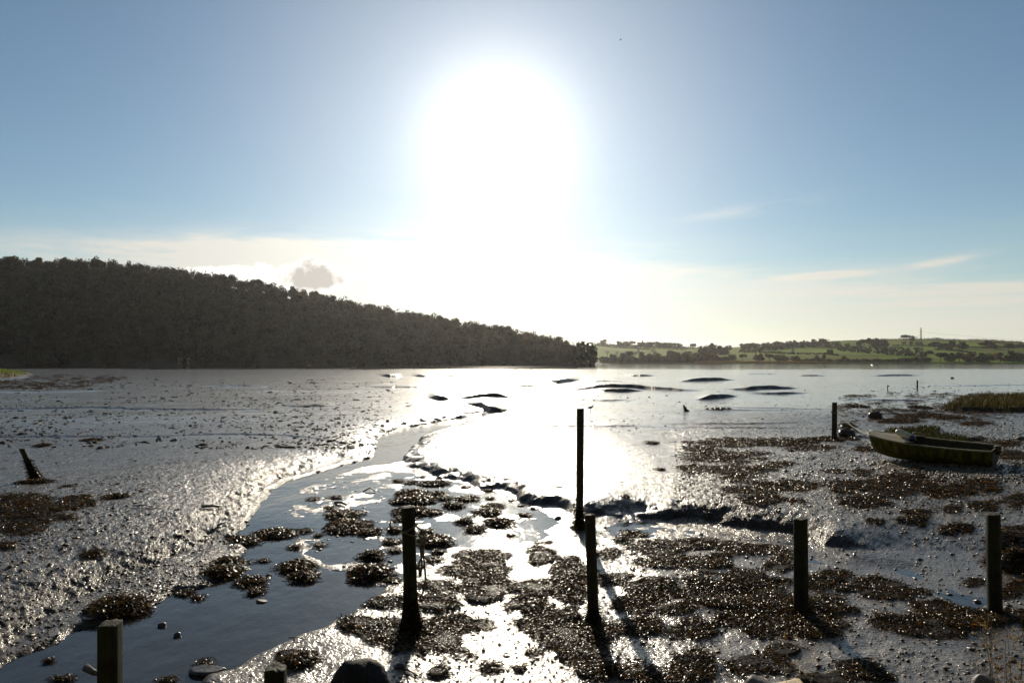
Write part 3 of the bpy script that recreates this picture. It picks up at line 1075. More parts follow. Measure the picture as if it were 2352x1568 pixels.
def stone(name, mat, vx, vy, rx, ry, seed, label, cat='stone', depth=1.0, sink=.35, cut=(), weed=0, rot=0.0, D=None):
    c = spot(vx, vy) if D is None else at_depth(vx, vy, D)
    k = c[1] / F
    sx, sz = rx * k, ry * k
    v, q, t = rock_mesh((sx, sx * depth, sz), seed, cut=cut)
    cr, sr = math.cos(rot), math.sin(rot)
    v = np.stack([v[:, 0] * cr - v[:, 1] * sr, v[:, 0] * sr + v[:, 1] * cr, v[:, 2]], -1)
    v[:, 2] += sz * (1 - sink * 2) if D is None else 0
    o = mesh_obj(name, v, [q, t], mat, smooth=False, loc=c)
    tag(o, label, cat)
    if weed:
        rng = np.random.default_rng(seed)
        up = v[v[:, 2] > -.1 * sz]
        P = up[rng.integers(0, len(up), weed)] + rng.normal(0, .03, (weed, 3))
        fv, fq, fc = fronds(P, .07 if c[1] < 15 else .12, rng, up=.3)
        mesh_obj('weed_cover', fv, fq, M['weed'], o, col=fc)
    return o


stone('boulder', M['rock_moss'], 834, 1606, 80, 104, 3, 'large black boulder with a bright mossy top edge at the bottom of the view', 'boulder',
      .7, cut=[((.12, .0, 1), .80)], D=4.7)
stone('rock', M['rock_tan'], 1830, 1600, 70, 60, 12, 'sunlit tan angular rock at the bottom edge', 'rock', .8, cut=[((-.4, .1, 1), .45), ((.7, 0, .5), .5)], D=5.2)
stone('rock', M['rock_grey'], 1748, 1590, 38, 44, 14, 'dull grey rock leaning left of the tan rock', 'rock', .8, cut=[((.4, 0, 1), .6)], D=5.3)
stone('rock', M['rock_grey'], 2268, 1580, 34, 34, 18, 'pale rounded rock behind the dry weed stalks', 'rock', .8, D=5.2)
stone('stone', M['rock_dark'], 918, 1531, 14, 8, 21, 'small dark flat stone in the post shadow right of the boulder', depth=.8)
stone('stone', M['rock_green'], 373, 1436, 11, 6, 23, 'small green mossy stone in the creek pool')
stone('stone', M['rock_dark'], 407, 1459, 8, 8, 24, 'small black stone in the creek pool below the mossy one')
stone('stone', M['rock_dark'], 478, 1541, 44, 13, 25, 'wet flat stone under weed left of the stub post', depth=.6, cut=[((0, 0, 1), .4)])
stone('slate', M['rock_grey'], 603, 1381, 15, 5, 26, 'pale slate shard standing out of the creek water', 'slate', .5, cut=[((.5, 0, 1), .3)])
stone('slate', M['rock_grey'], 617, 1322, 9, 4, 27, 'pale slate chip right of the tufty seaweed clump', 'slate', .5)
stone('slate', M['rock_dark'], 224, 1414, 26, 5, 28, 'long slate slab below the biggest seaweed mound', 'slate', .5, cut=[((0, 0, 1), .35)])
stone('slate', M['rock_dark'], 197, 1407, 10, 8, 29, 'upright slate block at the end of the long slab', 'slate', .6)
stone('slate', M['rock_dark'], 204, 1421, 16, 4, 30, 'lower thin slate under the long slab', 'slate', .5, cut=[((0, 0, 1), .35)])
stone('stone', M['rock_grey'], 525, 1232, 8, 7, 31, 'pale stone beside the clump at the bank foot')
stone('stone', M['rock_dark'], 398, 1012, 10, 6, 32, 'dark block lying on the left mudflat beside the crack', depth=.6, cut=[((-.5, 0, 1), .3)])
stone('boulder', M['rock_dark'], 2322, 1256, 42, 24, 41, 'upper weed-covered boulder at the right edge', 'boulder', .9, weed=700)
stone('boulder', M['rock_dark'], 2345, 1306, 44, 30, 42, 'lower weed-covered boulder at the right edge', 'boulder', .9, weed=900)
stone('boulder', M['rock_dark'], 1942, 1000, 21, 11, 43, 'dark weedy hump beside the foot of the roped far post', 'boulder', .9, .3, weed=160)
stone('boulder', M['rock_dark'], 1946, 980, 19, 6, 44, 'low weedy hump behind the darker hump by the far post', 'boulder', .9, .3, weed=110)
stone('boulder', M['rock_dark'], 2010, 960, 16, 12, 45, 'pointed weedy heap on the mud between the far post and the marsh', 'boulder', .9, .3, weed=160)
stone('boulder', M['rock_green'], 2237, 1011, 17, 6, 46, 'green mossy hummock on the shingle behind the boat', 'boulder', .9, .3)
stone('boulder', M['rock_dark'], 2272, 1024, 17, 6, 47, 'black weedy hummock on the shingle behind the boat', 'boulder', .9, .3, weed=60)
stone('boulder', M['rock_green'], 2348, 1009, 15, 6, 48, 'green mossy hummock at the right edge of the shingle', 'boulder', .9, .3)
stone('rock', M['rock_dark'], 2187, 869, 4, 3, 51, 'lone black rock far out on the right mud', 'rock')
stone('rock', M['rock_dark'], 2010, 838.5, 10, 1.6, 52, 'low dark rock islet near the far right shore', 'rock', 1.5)
stone('stone', M['rock_dark'], 1282, 1191, 8, 5, 53, 'small dark stone at the tip of the mud bank beside the tall post')


def stick(pts, r, label, name='stick', mat=None, cat='stick'):
    w = [spot(x, y) + np.array([0, 0, z]) for x, y, z in pts]
    c = w[0]
    mb = MB()
    P = np.array(w) - c
    mb.tube(P, np.linspace(r, r * .55, len(P)), 7)
    return tag(mb.build(name, mat or M['drift'], loc=c), label, cat)


stick([(196, 1556, .10), (215, 1560, .07), (232, 1562, .06)], .035, 'pale driftwood stub touching the thick square post', 'driftwood', cat='driftwood')
stick([(463, 1166, .03), (490, 1167, .06), (509, 1166, .03)], .03, 'dark log stuck in the left mud bank', 'driftwood', cat='driftwood')
stick([(302, 1164, .02), (330, 1163, .03), (362, 1165, .01)], .011, 'thin dark branch lying on the left mudflat')
stick([(663, 1465, .02), (680, 1467, .02), (698, 1468, .01)], .008, 'short pale stick at the pool edge left of the roped post')
stick([(1022, 1512, .02), (1012, 1530, .03), (1000, 1545, .02)], .012, 'curved dark stick below the roped post')
stick([(930, 1537, .01), (945, 1545, .015), (960, 1553, .01)], .01, 'straight stick right of the mossy boulder')
stick([(835, 1130, .02), (850, 1126, .07), (862, 1130, .02)], .018, 'bent twig standing in the shallows above the weed clumps')
stick([(500, 1208, .02), (520, 1202, .05)], .02, 'short stub of wood at the bank edge')
stick([(770, 1155, .02), (785, 1158, .05), (795, 1162, .03)], .03, 'wet stick in the shallows left of the weed clumps')


def build_pebbles():
    rng = np.random.default_rng(33)
    P = []
    for n, (x0, x1, y0, y1) in ((2600, (900, 2500, 1330, 1620)), (1500, (1350, 2500, 1180, 1340)), (1400, (250, 560, 1290, 1420)),
                                (1700, (0, 600, 1180, 1480)), (7000, (2080, 2500, 965, 1120)), (7000, (1550, 2380, 1020, 1180)),
                                (500, (560, 900, 1080, 1340))):
        for x, y in zip(rng.uniform(x0, x1, n), rng.uniform(y0, y1, n)):
            p = on_plane(x, y, .06 if y > 1230 else .25)
            P.append((p[0], p[1]))
    P = np.array(P)
    z = mud_height(P[:, 0], P[:, 1])[0]
    ok = z > -.03
    P, z = P[ok], z[ok]
    n = len(P)
    s = rng.gamma(2.0, .0045, n) + .003
    s = s * np.where(P[:, 1] > 15, 1.3, .95)
    octa = np.array([(1, 0, 0), (0, 1, 0), (-1, 0, 0), (0, -1, 0), (0, 0, .62), (.7, .7, .3), (-.7, .7, .25), (-.7, -.7, .3), (.7, -.7, .22), (0, 0, -.5)], float)
    ring = [0, 5, 1, 6, 2, 7, 3, 8]
    T = [(ring[k], ring[(k + 1) % 8], 4) for k in range(8)] + [(ring[(k + 1) % 8], ring[k], 9) for k in range(8)]
    th = rng.uniform(0, 2 * PI, n)
    v = octa[None] * s[:, None, None] * rng.uniform(.55, 1.3, (n, 10, 1))
    v[:, :, 0] *= rng.uniform(.8, 1.9, (n, 1))
    x = v[..., 0] * np.cos(th)[:, None] - v[..., 1] * np.sin(th)[:, None]
    y = v[..., 0] * np.sin(th)[:, None] + v[..., 1] * np.cos(th)[:, None]
    v = np.stack([x + P[:, :1], y + P[:, 1:], v[..., 2] + z[:, None] + s[:, None] * .25], -1).reshape(-1, 3)
    t = (np.arange(n)[:, None, None] * 10 + np.array(T)[None]).reshape(-1, 3)
    o = mesh_obj('gravel', v, t, M['pebble'])
    tag(o, 'wet pebbles, shells and grit strewn over the near mud', 'gravel', kind='stuff')



def build_debris():
    """worm casts, weed crumbs and clods that speckle the open mud"""
    rng = np.random.default_rng(91)
    P, S = [], []
    for n, (x0, x1, y0, y1), s0 in ((9000, (-150, 900, 868, 1030), .034), (5600, (-100, 640, 1030, 1260), .010), (2600, (0, 560, 1230, 1450), .007),
                                    (3600, (900, 2000, 875, 1000), .017), (1500, (1100, 1620, 1000, 1180), .008), (2600, (1950, 2500, 880, 980), .022)):
        y = rng.uniform(0, 1, n) ** .8 * (y1 - y0) + y0
        x = rng.uniform(x0, x1, n)
        z = .25
        D = (CAM_H - z) * F / (y - HZ)
        P.append(np.stack([(x - CX) / F * D, D], -1))
        S.append(rng.gamma(2.2, s0 / 2.2, n) * np.clip(D / 45, .8, 1.8) if s0 > .015 else rng.gamma(2.2, s0 / 2.2, n))
    P, S = np.concatenate(P), np.concatenate(S)
    keep = vn(P[:, 0] * .35, P[:, 1] * .2, 7) + .5 * vn(P[:, 0] * 1.3, P[:, 1] * .7, 8) > rng.uniform(-.9, .5, len(P))
    P, S = P[keep], S[keep]
    z = mud_height(P[:, 0], P[:, 1])[0]
    ok = z > .0
    P, S, z = P[ok], S[ok], z[ok]
    n = len(P)
    m = 7
    A = np.arange(m) * 2 * PI / m
    th = rng.uniform(0, PI, n)
    el = rng.uniform(1.0, 2.6, n)
    rr = S[:, None] * rng.uniform(.6, 1.3, (n, m))
    bx, by = rr * np.cos(A) * el[:, None], rr * np.sin(A)
    c_, s_ = np.cos(th)[:, None], np.sin(th)[:, None]
    X = P[:, :1] + bx * c_ - by * s_
    Y = P[:, 1:] + bx * s_ + by * c_
    base = np.stack([X, Y, np.repeat((z - .01)[:, None], m, 1)], -1)
    mid = np.stack([P[:, :1] + (X - P[:, :1]) * .62, P[:, 1:] + (Y - P[:, 1:]) * .62, z[:, None] + S[:, None] * rng.uniform(.25, .6, (n, m))], -1)
    top = np.stack([P[:, 0], P[:, 1], z + S * rng.uniform(.4, .75, n)], -1)[:, None]
    V = np.concatenate([base, mid, top], 1)
    k = 2 * m + 1
    q = np.array([(i, (i + 1) % m, m + (i + 1) % m, m + i) for i in range(m)])
    t = np.array([(m + i, m + (i + 1) % m, 2 * m) for i in range(m)])
    off = (np.arange(n) * k)[:, None, None]
    o = mesh_obj('mud_crumbs', V.reshape(-1, 3), [(off + q).reshape(-1, 4), (off + t).reshape(-1, 3)], M['clod'])
    tag(o, 'dark crumbs of mud and weed speckling the open flats', 'mud crumbs', kind='stuff')


build_pebbles()
build_debris()


# ------------------------------------------------------------------ posts
def post(label, top, base, wpx, D=None, mat='post', square=False, seed=1, name='wooden_post', skirt=0, notch=False, tilt=(.06, .0)):
    rng = np.random.default_rng(seed)
    b = spot(*base) if D is None else on_plane(*base, 0) * 0 + np.array([at_depth(base[0], base[1], D)[0], D, mud_z(at_depth(base[0], base[1], D)[0], D)])
    t = at_depth(top[0], top[1], b[1])
    H = t[2] - b[2]
    lean = (t[0] - b[0]) / H
    r = wpx * b[1] / F / 2
    n, m = 28, 26
    A = np.arange(n) * 2 * PI / n
    if square:
        R0 = 1 / (np.abs(np.cos(A)) ** 7 + np.abs(np.sin(A)) ** 7) ** (1 / 7)
        A0 = A + .12
    else:
        R0 = 1 + .05 * vn(A * 1.3 + seed, A * 0, seed) + .02 * vn(A * 5, A * 0 + seed, seed + 1)
        A0 = A
    vs = []
    zs = np.concatenate([np.linspace(-.35, H - .012, m - 2), [H - .003, H]])
    for k, z in enumerate(zs):
        f = z / H
        R = r * R0 * (1.03 - .06 * f) * (1 + .018 * vn(A * 2 + 3, A * 0 + z * 4, seed + 2) + .012 * vn(A * 7, A * 0 + z * 9, seed + 3))
        if k == m - 2:
            R = R * .985
        if k == m - 1:
            R = R * .93
        zz = z + 0 * A
        if k >= m - 3:
            zz = zz + r * (tilt[0] * np.cos(A) + tilt[1] * np.sin(A)) + .006 * vn(A * 3, A * 0, seed + 4)
            if notch:
                zz = zz - .02 * sstep(.1, .2, np.cos(A) - .1)
        vs.append(np.stack([R * np.cos(A0) + lean * z, R * np.sin(A0), zz], -1))
    # cap with an inner ring so that the sawn end keeps some grain relief
    c = vs[-1].mean(0)
    vs.append(vs[-1] * .5 + c * .5 + np.stack([0 * A, 0 * A, .004 * vn(A * 2, A * 0 + 2, seed)], -1))
    V = np.concatenate(vs + [c[None]])
    rows = len(vs)
    i = np.arange(rows - 1)[:, None] * n
    j = np.arange(n)[None]
    jn = (j + 1) % n
    q = np.stack([i + j, i + jn, i + n + jn, i + n + j], -1).reshape(-1, 4)
    tr = np.array([((rows - 1) * n + k, (rows - 1) * n + (k + 1) % n, rows * n) for k in range(n)])
    o = mesh_obj(name, V, [q, tr], M[mat], loc=b)
    tag(o, label, 'post')
    if skirt:
        ns = int(520 * skirt)
        hh = .48 * skirt
        z = rng.uniform(0, 1, ns) ** 1.6 * hh
        a = rng.uniform(0, 2 * PI, ns)
        rr = r * (1.0 + 1.0 * (1 - z / hh) ** 2.2)
        P = np.stack([rr * np.cos(a) + lean * z, rr * np.sin(a), z], -1)
        fv, fq, fc = fronds(P, .062 * min(1.6, b[1] / 8), rng, up=.15, spread=.5)
        mb = MB()
        mb.add(fv, fq, None, fc * .7)
        zz = np.linspace(-.05, hh, 7)
        mb.tube(np.stack([lean * zz, zz * 0, zz], -1), r * (1.0 + .9 * (1 - np.clip(zz / hh, 0, 1)) ** 2.2), 14, False, (.02, .015, .007))
        mb.build('weed_skirt', M['weed'], o, col=True)
    return o, b, t, r


post('thick square-sawn post standing in the creek pool', (253, 1430), (253, 1760), 43, D=5.05, square=True, seed=3, tilt=(.0, .05))
post('short square stub post with a notched top at the bottom edge', (633, 1530), (633, 1790), 45, D=4.85, square=True, seed=5, notch=True)
_, P3b, P3t, P3r = post('mossy round post with a rope tied round its top and a weed-clad foot', (937, 1163), (945, 1446), 31, seed=7, skirt=1.0)
post('tall thin pole, the tallest of all, rising against the bright mud', (1333, 938), (1331, 1213), 16.5, seed=9, mat='post_grey', skirt=.8)
post('round post just in front of the tall thin pole', (1355, 1181), (1363, 1425), 25, seed=11, mat='post_grey', skirt=.35)
post('thick round post in the weed beds, midway between the tall pole and the right edge', (1839, 1190), (1840, 1402), 31, seed=13)
post('green-edged round post near the right edge of the view', (2281, 1180), (2285, 1408), 29, seed=15)
_, P8b, P8t, P8r = post('far round post moored to the rowing boat by a rope', (1917, 924), (1916, 1009), 11.5, seed=17, mat='post_grey')
post('leaning broken stump with weed heaped at its foot', (50, 1030), (83, 1102), 12.5, seed=19, skirt=1.0)
post('slim stake with a lumpy head far out on the right mud', (2107, 873), (2107, 893), 3.4, seed=21, name='stake')
post('thinner stake far out on the right mud, left of the lumpy one', (2039, 884), (2039, 897), 2.2, seed=23, name='stake')
post('short leaning driftwood stake on the open mud', (1570, 930), (1577, 944), 4.5, seed=25, name='stake', skirt=.5)


# ------------------------------------------------------------------ boat
def build_boat():
    stern = spot(2289, 1068)
    ax = np.array([-.715, .699, 0]) * 2.85
    bow = stern + ax
    zg = .5 * (mud_z(bow[0], bow[1]) + stern[2])
    Lb = float(np.linalg.norm(ax[:2])) * 1.0
    yaw = math.atan2(ax[1], ax[0])
    root = empty('rowing_boat', (stern[0], stern[1], zg - .05))
    root.rotation_euler = (math.radians(-4), math.radians(-1.0), yaw)
    tag(root, 'small open wooden rowing boat aground on the shingle, its yellow-green bow lit', 'boat')

    def half(s):
        return np.where(s < .42, .50 + .10 * np.sin(s / .42 * PI / 2), .60 * np.clip(1 - (np.maximum(s - .42, 0) / .58) ** 4.2, 0, 1) ** .5) + .012

    def sheer(s):
        return .47 + .03 * (1 - s) + .17 * s ** 3.0

    def keel(s):
        return .02 + .16 * np.clip((s - .72) / .28, 0, 1) ** 2.0 + .03 * (1 - s) ** 4

    S = np.concatenate([np.linspace(0, .8, 21), np.linspace(.8, 1, 15)[1:]])
    T = np.linspace(0, 1, 12)

    def shell(off):
        rows = []
        for s in S:
            b, z1, z0 = float(half(s)) - off, float(sheer(s)) - (0 if off == 0 else .0), float(keel(s)) + off * 1.4
            b = max(b, .004)
            y = b * (np.sin(T * PI / 2) ** .72)
            z = z0 + (z1 - z0) * T ** 1.75
            x = s * Lb + .16 * np.clip((s - .8) / .2, 0, 1) * (T - .4) * (1 if s > .8 else 0) + .05 * (1 - T) * (1 if s < .01 else 0)
            x = x + np.zeros_like(y)
            if off:
                x = np.minimum(x, Lb - .03)
            rows.append(np.concatenate([np.stack([x, -y, z], -1)[::-1], np.stack([x, y, z], -1)[1:]]))
        R = np.array(rows)
        nr, nc = R.shape[:2]
        i = np.arange(nr - 1)[:, None] * nc
        j = np.arange(nc - 1)[None]
        q = np.stack([i + j, i + j + 1, i + nc + j + 1, i + nc + j], -1).reshape(-1, 4)
        return R, q, nc

    R, q, nc = shell(0)
    # clinker laps: tiny steps down the planking
    mesh_obj('hull', R.reshape(-1, 3), q, M['hull'], root, smooth=True)
    Ri, qi, _ = shell(.026)
    mesh_obj('inner_lining', Ri.reshape(-1, 3), qi[:, ::-1], M['boat_in'], root, smooth=True)
    # transom
    st = R[0]
    c = np.array([st[0][0], 0, float(sheer(0)) - .02])
    V = np.concatenate([st, st + np.array([.045, 0, 0]) * 1.0])
    n = len(st)
    f = [tuple(range(n))]
    mb = MB()
    mb.add(np.concatenate([st + [-.004, 0, 0], [[st[0][0] - .004, 0, st[0][2]]]]), None, [(k + 1, k, n) for k in range(n - 1)])
    mb.add(np.concatenate([Ri[0] + [.04, 0, 0], [[st[0][0] + .04, 0, st[0][2]]]]), None, [(k, k + 1, n) for k in range(n - 1)])
    for k in (0,):
        mb.box((st[0][0] + .018, 0, st[0][2] + .006), (.05, 2 * abs(st[0][1]), .02))
    mb.build('transom', M['boat_in'], root)
    mb = MB()
    mb.box((-.05, 0, .475), (.075, .34, .15))
    mb.box((-.02, 0, .56), (.13, .30, .03))
    mb.build('outboard_pad', M['boat_in'], root)
    # rubbing strakes / gunwales, one per side
    for sg in (-1, 1):
        mb = MB()
        P = np.stack([S * Lb + .16 * np.clip((S - .8) / .2, 0, 1) * .6, sg * (half(S) - .008), sheer(S) + .008], -1)
        w, h = .030, .020
        dv = np.gradient(P, axis=0)
        nrm = np.stack([-dv[:, 1], dv[:, 0], 0 * dv[:, 0]], -1)
        nrm /= np.linalg.norm(nrm, axis=1)[:, None]
        ring = []
        for a, b in ((-w, -h), (w, -h), (w, h), (-w, h)):
            wob = .004 * vn(S * 40, S * 0 + a * 50, 3)[:, None]
            ring.append(P + nrm * (a + wob) + np.array([0, 0, b]))
        V = np.stack(ring, 1).reshape(-1, 3)
        m_ = len(S)
        i = np.arange(m_ - 1)[:, None] * 4
        j = np.arange(4)[None]
        jn = (j + 1) % 4
        mb.add(V, np.concatenate([np.stack([i + j, i + jn, i + 4 + jn, i + 4 + j], -1).reshape(-1, 4), [(0, 3, 2, 1)], [(4 * m_ - 4, 4 * m_ - 3, 4 * m_ - 2, 4 * m_ - 1)]]))
        mb.build('gunwale', M['gunwale'], root)
        # rowlock block
        mb = MB()
        s0 = .63
        mb.box((s0 * Lb, sg * (float(half(s0)) - .07), float(sheer(s0)) + .03), (.20, .05, .05))
        mb.build('rowlock_block', M['boat_in'], root)
    # foredeck of two boards
    for sg in (-1, 1):
        mb = MB()
        ss = np.linspace(.68, .992, 16)
        for zoff in (.016, -.006):
            e = np.stack([ss * Lb + .14 * np.clip((ss - .8) / .2, 0, 1) * .6, sg * (np.maximum(half(ss) - .035, .006)), sheer(ss) + zoff], -1)
            ci = e.copy()
            ci[:, 1] = sg * .004
            ci[:, 2] += .022
            v = np.concatenate([e, ci])
            k = len(ss)
            qq = [(a, a + 1, k + a + 1, k + a) for a in range(k - 1)]
            mb.add(v, qq)
        e0 = float(half(.68)) - .035
        mb.box((.68 * Lb, sg * e0 / 2, float(sheer(.68)) - .012), (.02, e0 - .01, .06))
        mb.build('foredeck', M['deck'], root)
    for s0 in (.16, .44):
        mb = MB()
        mb.box((s0 * Lb, 0, .345), (.24, 2 * float(half(s0)) - .16, .03))
        mb.build('thwart', M['boat_in'], root)
    # grab handle on the far gunwale
    mb = MB()
    sgf = -1 if math.cos(yaw - PI / 2) > 0 else 1
    # far side = the side away from the camera
    left = np.array([-math.sin(yaw), math.cos(yaw)])
    sgf = 1 if np.dot(left, stern[:2]) > 0 else -1
    s1, s2 = .70, .60
    for_pts = []
    for s_, z in ((s1, 0), (s1, .075), (s1 - .012, .10), (s2 + .012, .10), (s2, .075), (s2, 0)):
        for_pts.append((s_ * Lb, sgf * (float(half(s_)) - .012), float(sheer(s_)) + .02 + z))
    mb.tube(for_pts, .014, 8)
    mb.build('grab_handle', M['steel'], root)
    mb = MB()
    for k in range(7):
        s_ = .05 + k * .095
        mb.box((s_ * Lb, 0, float(keel(s_)) + .05), (.03, 1.5 * float(half(s_)), .022))
    mb.build('rib', M['boat_in'], root)
    mb = MB()
    kk = np.linspace(.05, .98, 20)
    mb.tube(np.stack([kk * Lb, 0 * kk, keel(kk) - .012], -1), .018, 6)
    mb.build('keel', M['boat_in'], root)
    bpy.context.view_layer.update()
    W = root.matrix_world
    bow_w = np.array(W @ Vector((Lb + .10, 0, float(sheer(1)) - .06)))
    stern_w = np.array(W @ Vector((-.06, -sgf * .1, .42)))
    # fender resting across the after edge of the foredeck
    mb = MB()
    prof = [(0, .025), (.012, .05), (.05, .082), (.10, .092), (.38, .092), (.44, .085)]
    mb.tube([(0, 0, a) for a, r in prof], [r for a, r in prof], 20)
    fo = mb.build('boat_fender', M['fender'], smooth=True)
    a1 = np.array(W @ Vector((.80 * Lb, -sgf * -.10, float(sheer(.8)) + .17)))
    a2 = np.array(W @ Vector((.55 * Lb, -sgf * .12, float(sheer(.66)) - .02)))
    dv = Vector(a2 - a1).normalized()
    fo.location = tuple(a1)
    fo.rotation_euler = dv.to_track_quat('Z', 'Y').to_euler()
    tag(fo, 'dirty cream fender with a blue end lying across the boat', 'fender')
    mb = MB()
    mb.tube([(0, 0, .441), (0, 0, .49), (0, 0, .525), (0, 0, .545)], [.087, .080, .052, .03], 20)
    mb.build('blue_end', M['blue'], fo, smooth=True)
    mb = MB()
    a = np.linspace(0, 2 * PI, 14)
    mb.tube(np.stack([.02 * np.cos(a), 0 * a, .557 + .02 * np.sin(a)], -1), .006, 6, False)
    mb.build('eyelet', M['fender'], fo)
    return bow_w, stern_w


BOW, STERN = build_boat()


def sag(a, b, drop, n=18):
    t = np.linspace(0, 1, n)[:, None]
    p = a * (1 - t) + b * t
    p[:, 2] -= drop * 4 * (t * (1 - t))[:, 0]
    return p


def rope(pts, r, label, name='rope', mat=None, cat='rope', extra=()):
    c = np.array(pts[0])
    mb = MB()
    mb.tube(np.array(pts) - c, r, 7)
    for e in extra:
        mb.tube(np.array(e) - c, r, 7)
    return tag(mb.build(name, mat or M['rope'], loc=c, smooth=True), label, cat)


def build_ropes():
    # mooring line: post -> bow, with a turn round the post and a tail to the mud
    z0 = P8t[2] - .33
    a = np.linspace(0, 2 * PI * 1.15, 26)
    turn = np.stack([P8b[0] + (P8r + .012) * np.cos(a), P8b[1] + (P8r + .012) * np.sin(a), z0 + .02 * np.sin(a)], -1)
    s0 = np.array([P8b[0] + P8r + .015, P8b[1] - .02, z0])
    main = sag(s0, BOW, .10)
    k = main[8]
    g = spot(1988, 999)
    rope(main, .013, 'slack mooring rope running from the far post down to the boat bow', extra=[turn, sag(k, g, .05, 8)])
    v0 = np.array([P8b[0] + P8r + .12, P8b[1] - .1, z0 - .07])
    v1 = spot(1929, 1005)
    rope(sag(v0, v1, .0, 6), .005, 'thin cord hanging straight down beside the far post', 'cord', M['wire'], 'cord')
    g = spot(2353, 1073) + np.array([0, 0, .02])
    m = spot(2328, 1067) + np.array([0, 0, .06])
    rope(np.concatenate([sag(STERN, m, .08, 10), sag(m, g, .01, 6)[1:], sag(g, spot(2440, 1080), 0, 4)[1:]]), .011,
         'dark rope trailing from the boat stern to the shingle')
    # tangle of old rope on the roped post
    x, y, zt = P3t[0] + .02, P3b[1], P3t[2]
    r = P3r + .012
    loops = []
    a = np.linspace(0, 2 * PI * 1.05, 30)
    for dz, til in ((-.24, .05), (-.285, -.03)):
        loops.append(np.stack([x + r * np.cos(a), y + r * np.sin(a), zt + dz + til * np.cos(a)], -1))
    rx = x + r + .015
    hang = np.array([(rx - .03, y - .05, zt - .20), (rx + .05, y - .07, zt - .25), (rx + .075, y - .07, zt - .36), (rx + .055, y - .06, zt - .46),
                     (rx + .07, y - .06, zt - .62), (rx + .085, y - .05, zt - .78), (rx + .05, y - .05, zt - .93), (rx + .015, y - .04, zt - 1.0)])
    h2 = np.array([(rx + .0, y - .06, zt - .28), (rx + .04, y - .08, zt - .33), (rx + .03, y - .08, zt - .45), (rx + .045, y - .08, zt - .6), (rx + .03, y - .07, zt - .74)])
    h3 = np.array([(rx + .01, y - .06, zt - .3), (rx + .06, y - .08, zt - .38), (rx + .02, y - .08, zt - .42), (rx + .06, y - .08, zt - .5), (rx + .01, y - .07, zt - .6), (rx + .02, y - .06, zt - .75)])
    h4 = np.array([(rx - .25, y - .05, zt - .17), (rx - .29, y - .07, zt - .13), (rx - .31, y - .07, zt - .18), (rx - .28, y - .08, zt - .23), (rx - .2, y - .09, zt - .235)])
    h5 = np.array([(rx + .03, y - .05, zt - .5), (rx + .1, y - .04, zt - .57), (rx + .17, y - .03, zt - .64)])
    rope(hang, .0105, 'frayed rope knotted and hanging from the roped post', extra=loops + [h2, h3, h4, h5])


build_ropes()


# ------------------------------------------------------------------ grasses
def blades(P, h, w, rng, tints, probs=None, bend=.5):
    n = len(P)
    th = rng.uniform(0, 2 * PI, n)
    hh = h * rng.uniform(.55, 1.25, n)
    ww = w * rng.uniform(.7, 1.3, n)
    bd = bend * rng.uniform(0, 1, n) * hh
    be = rng.uniform(0, 2 * PI, n)
    V = []
    for f, wf in ((0, 1), (.5, .8), (1, .12)):
        cx = P[:, 0] + np.cos(be) * bd * f * f
        cy = P[:, 1] + np.sin(be) * bd * f * f
        cz = P[:, 2] + hh * f * (1 - .2 * f * bend)
        for sg in (-1, 1):
            V.append(np.stack([cx + sg * ww * wf * np.cos(th) / 2, cy + sg * ww * wf * np.sin(th) / 2, cz], -1))
    v = np.stack(V, 1).reshape(-1, 3)
    q = (np.arange(n) * 6)[:, None, None] + np.array([[0, 1, 3, 2], [2, 3, 5, 4]])[None]
    tints = np.asarray(tints)
    c = tints[rng.choice(len(tints), n, p=probs)] * rng.uniform(.7, 1.25, (n, 1))
    return v, q.reshape(-1, 4), np.repeat(c, 6, 0)


def inside_sample(poly, n, rng, inset=0.0):
    lo, hi = poly.min(0), poly.max(0)
    p = rng.uniform(lo, hi, (n * 4, 2))
    p = p[signed_dist(p[:, 0], p[:, 1], poly) < -inset]
    return p[:n]


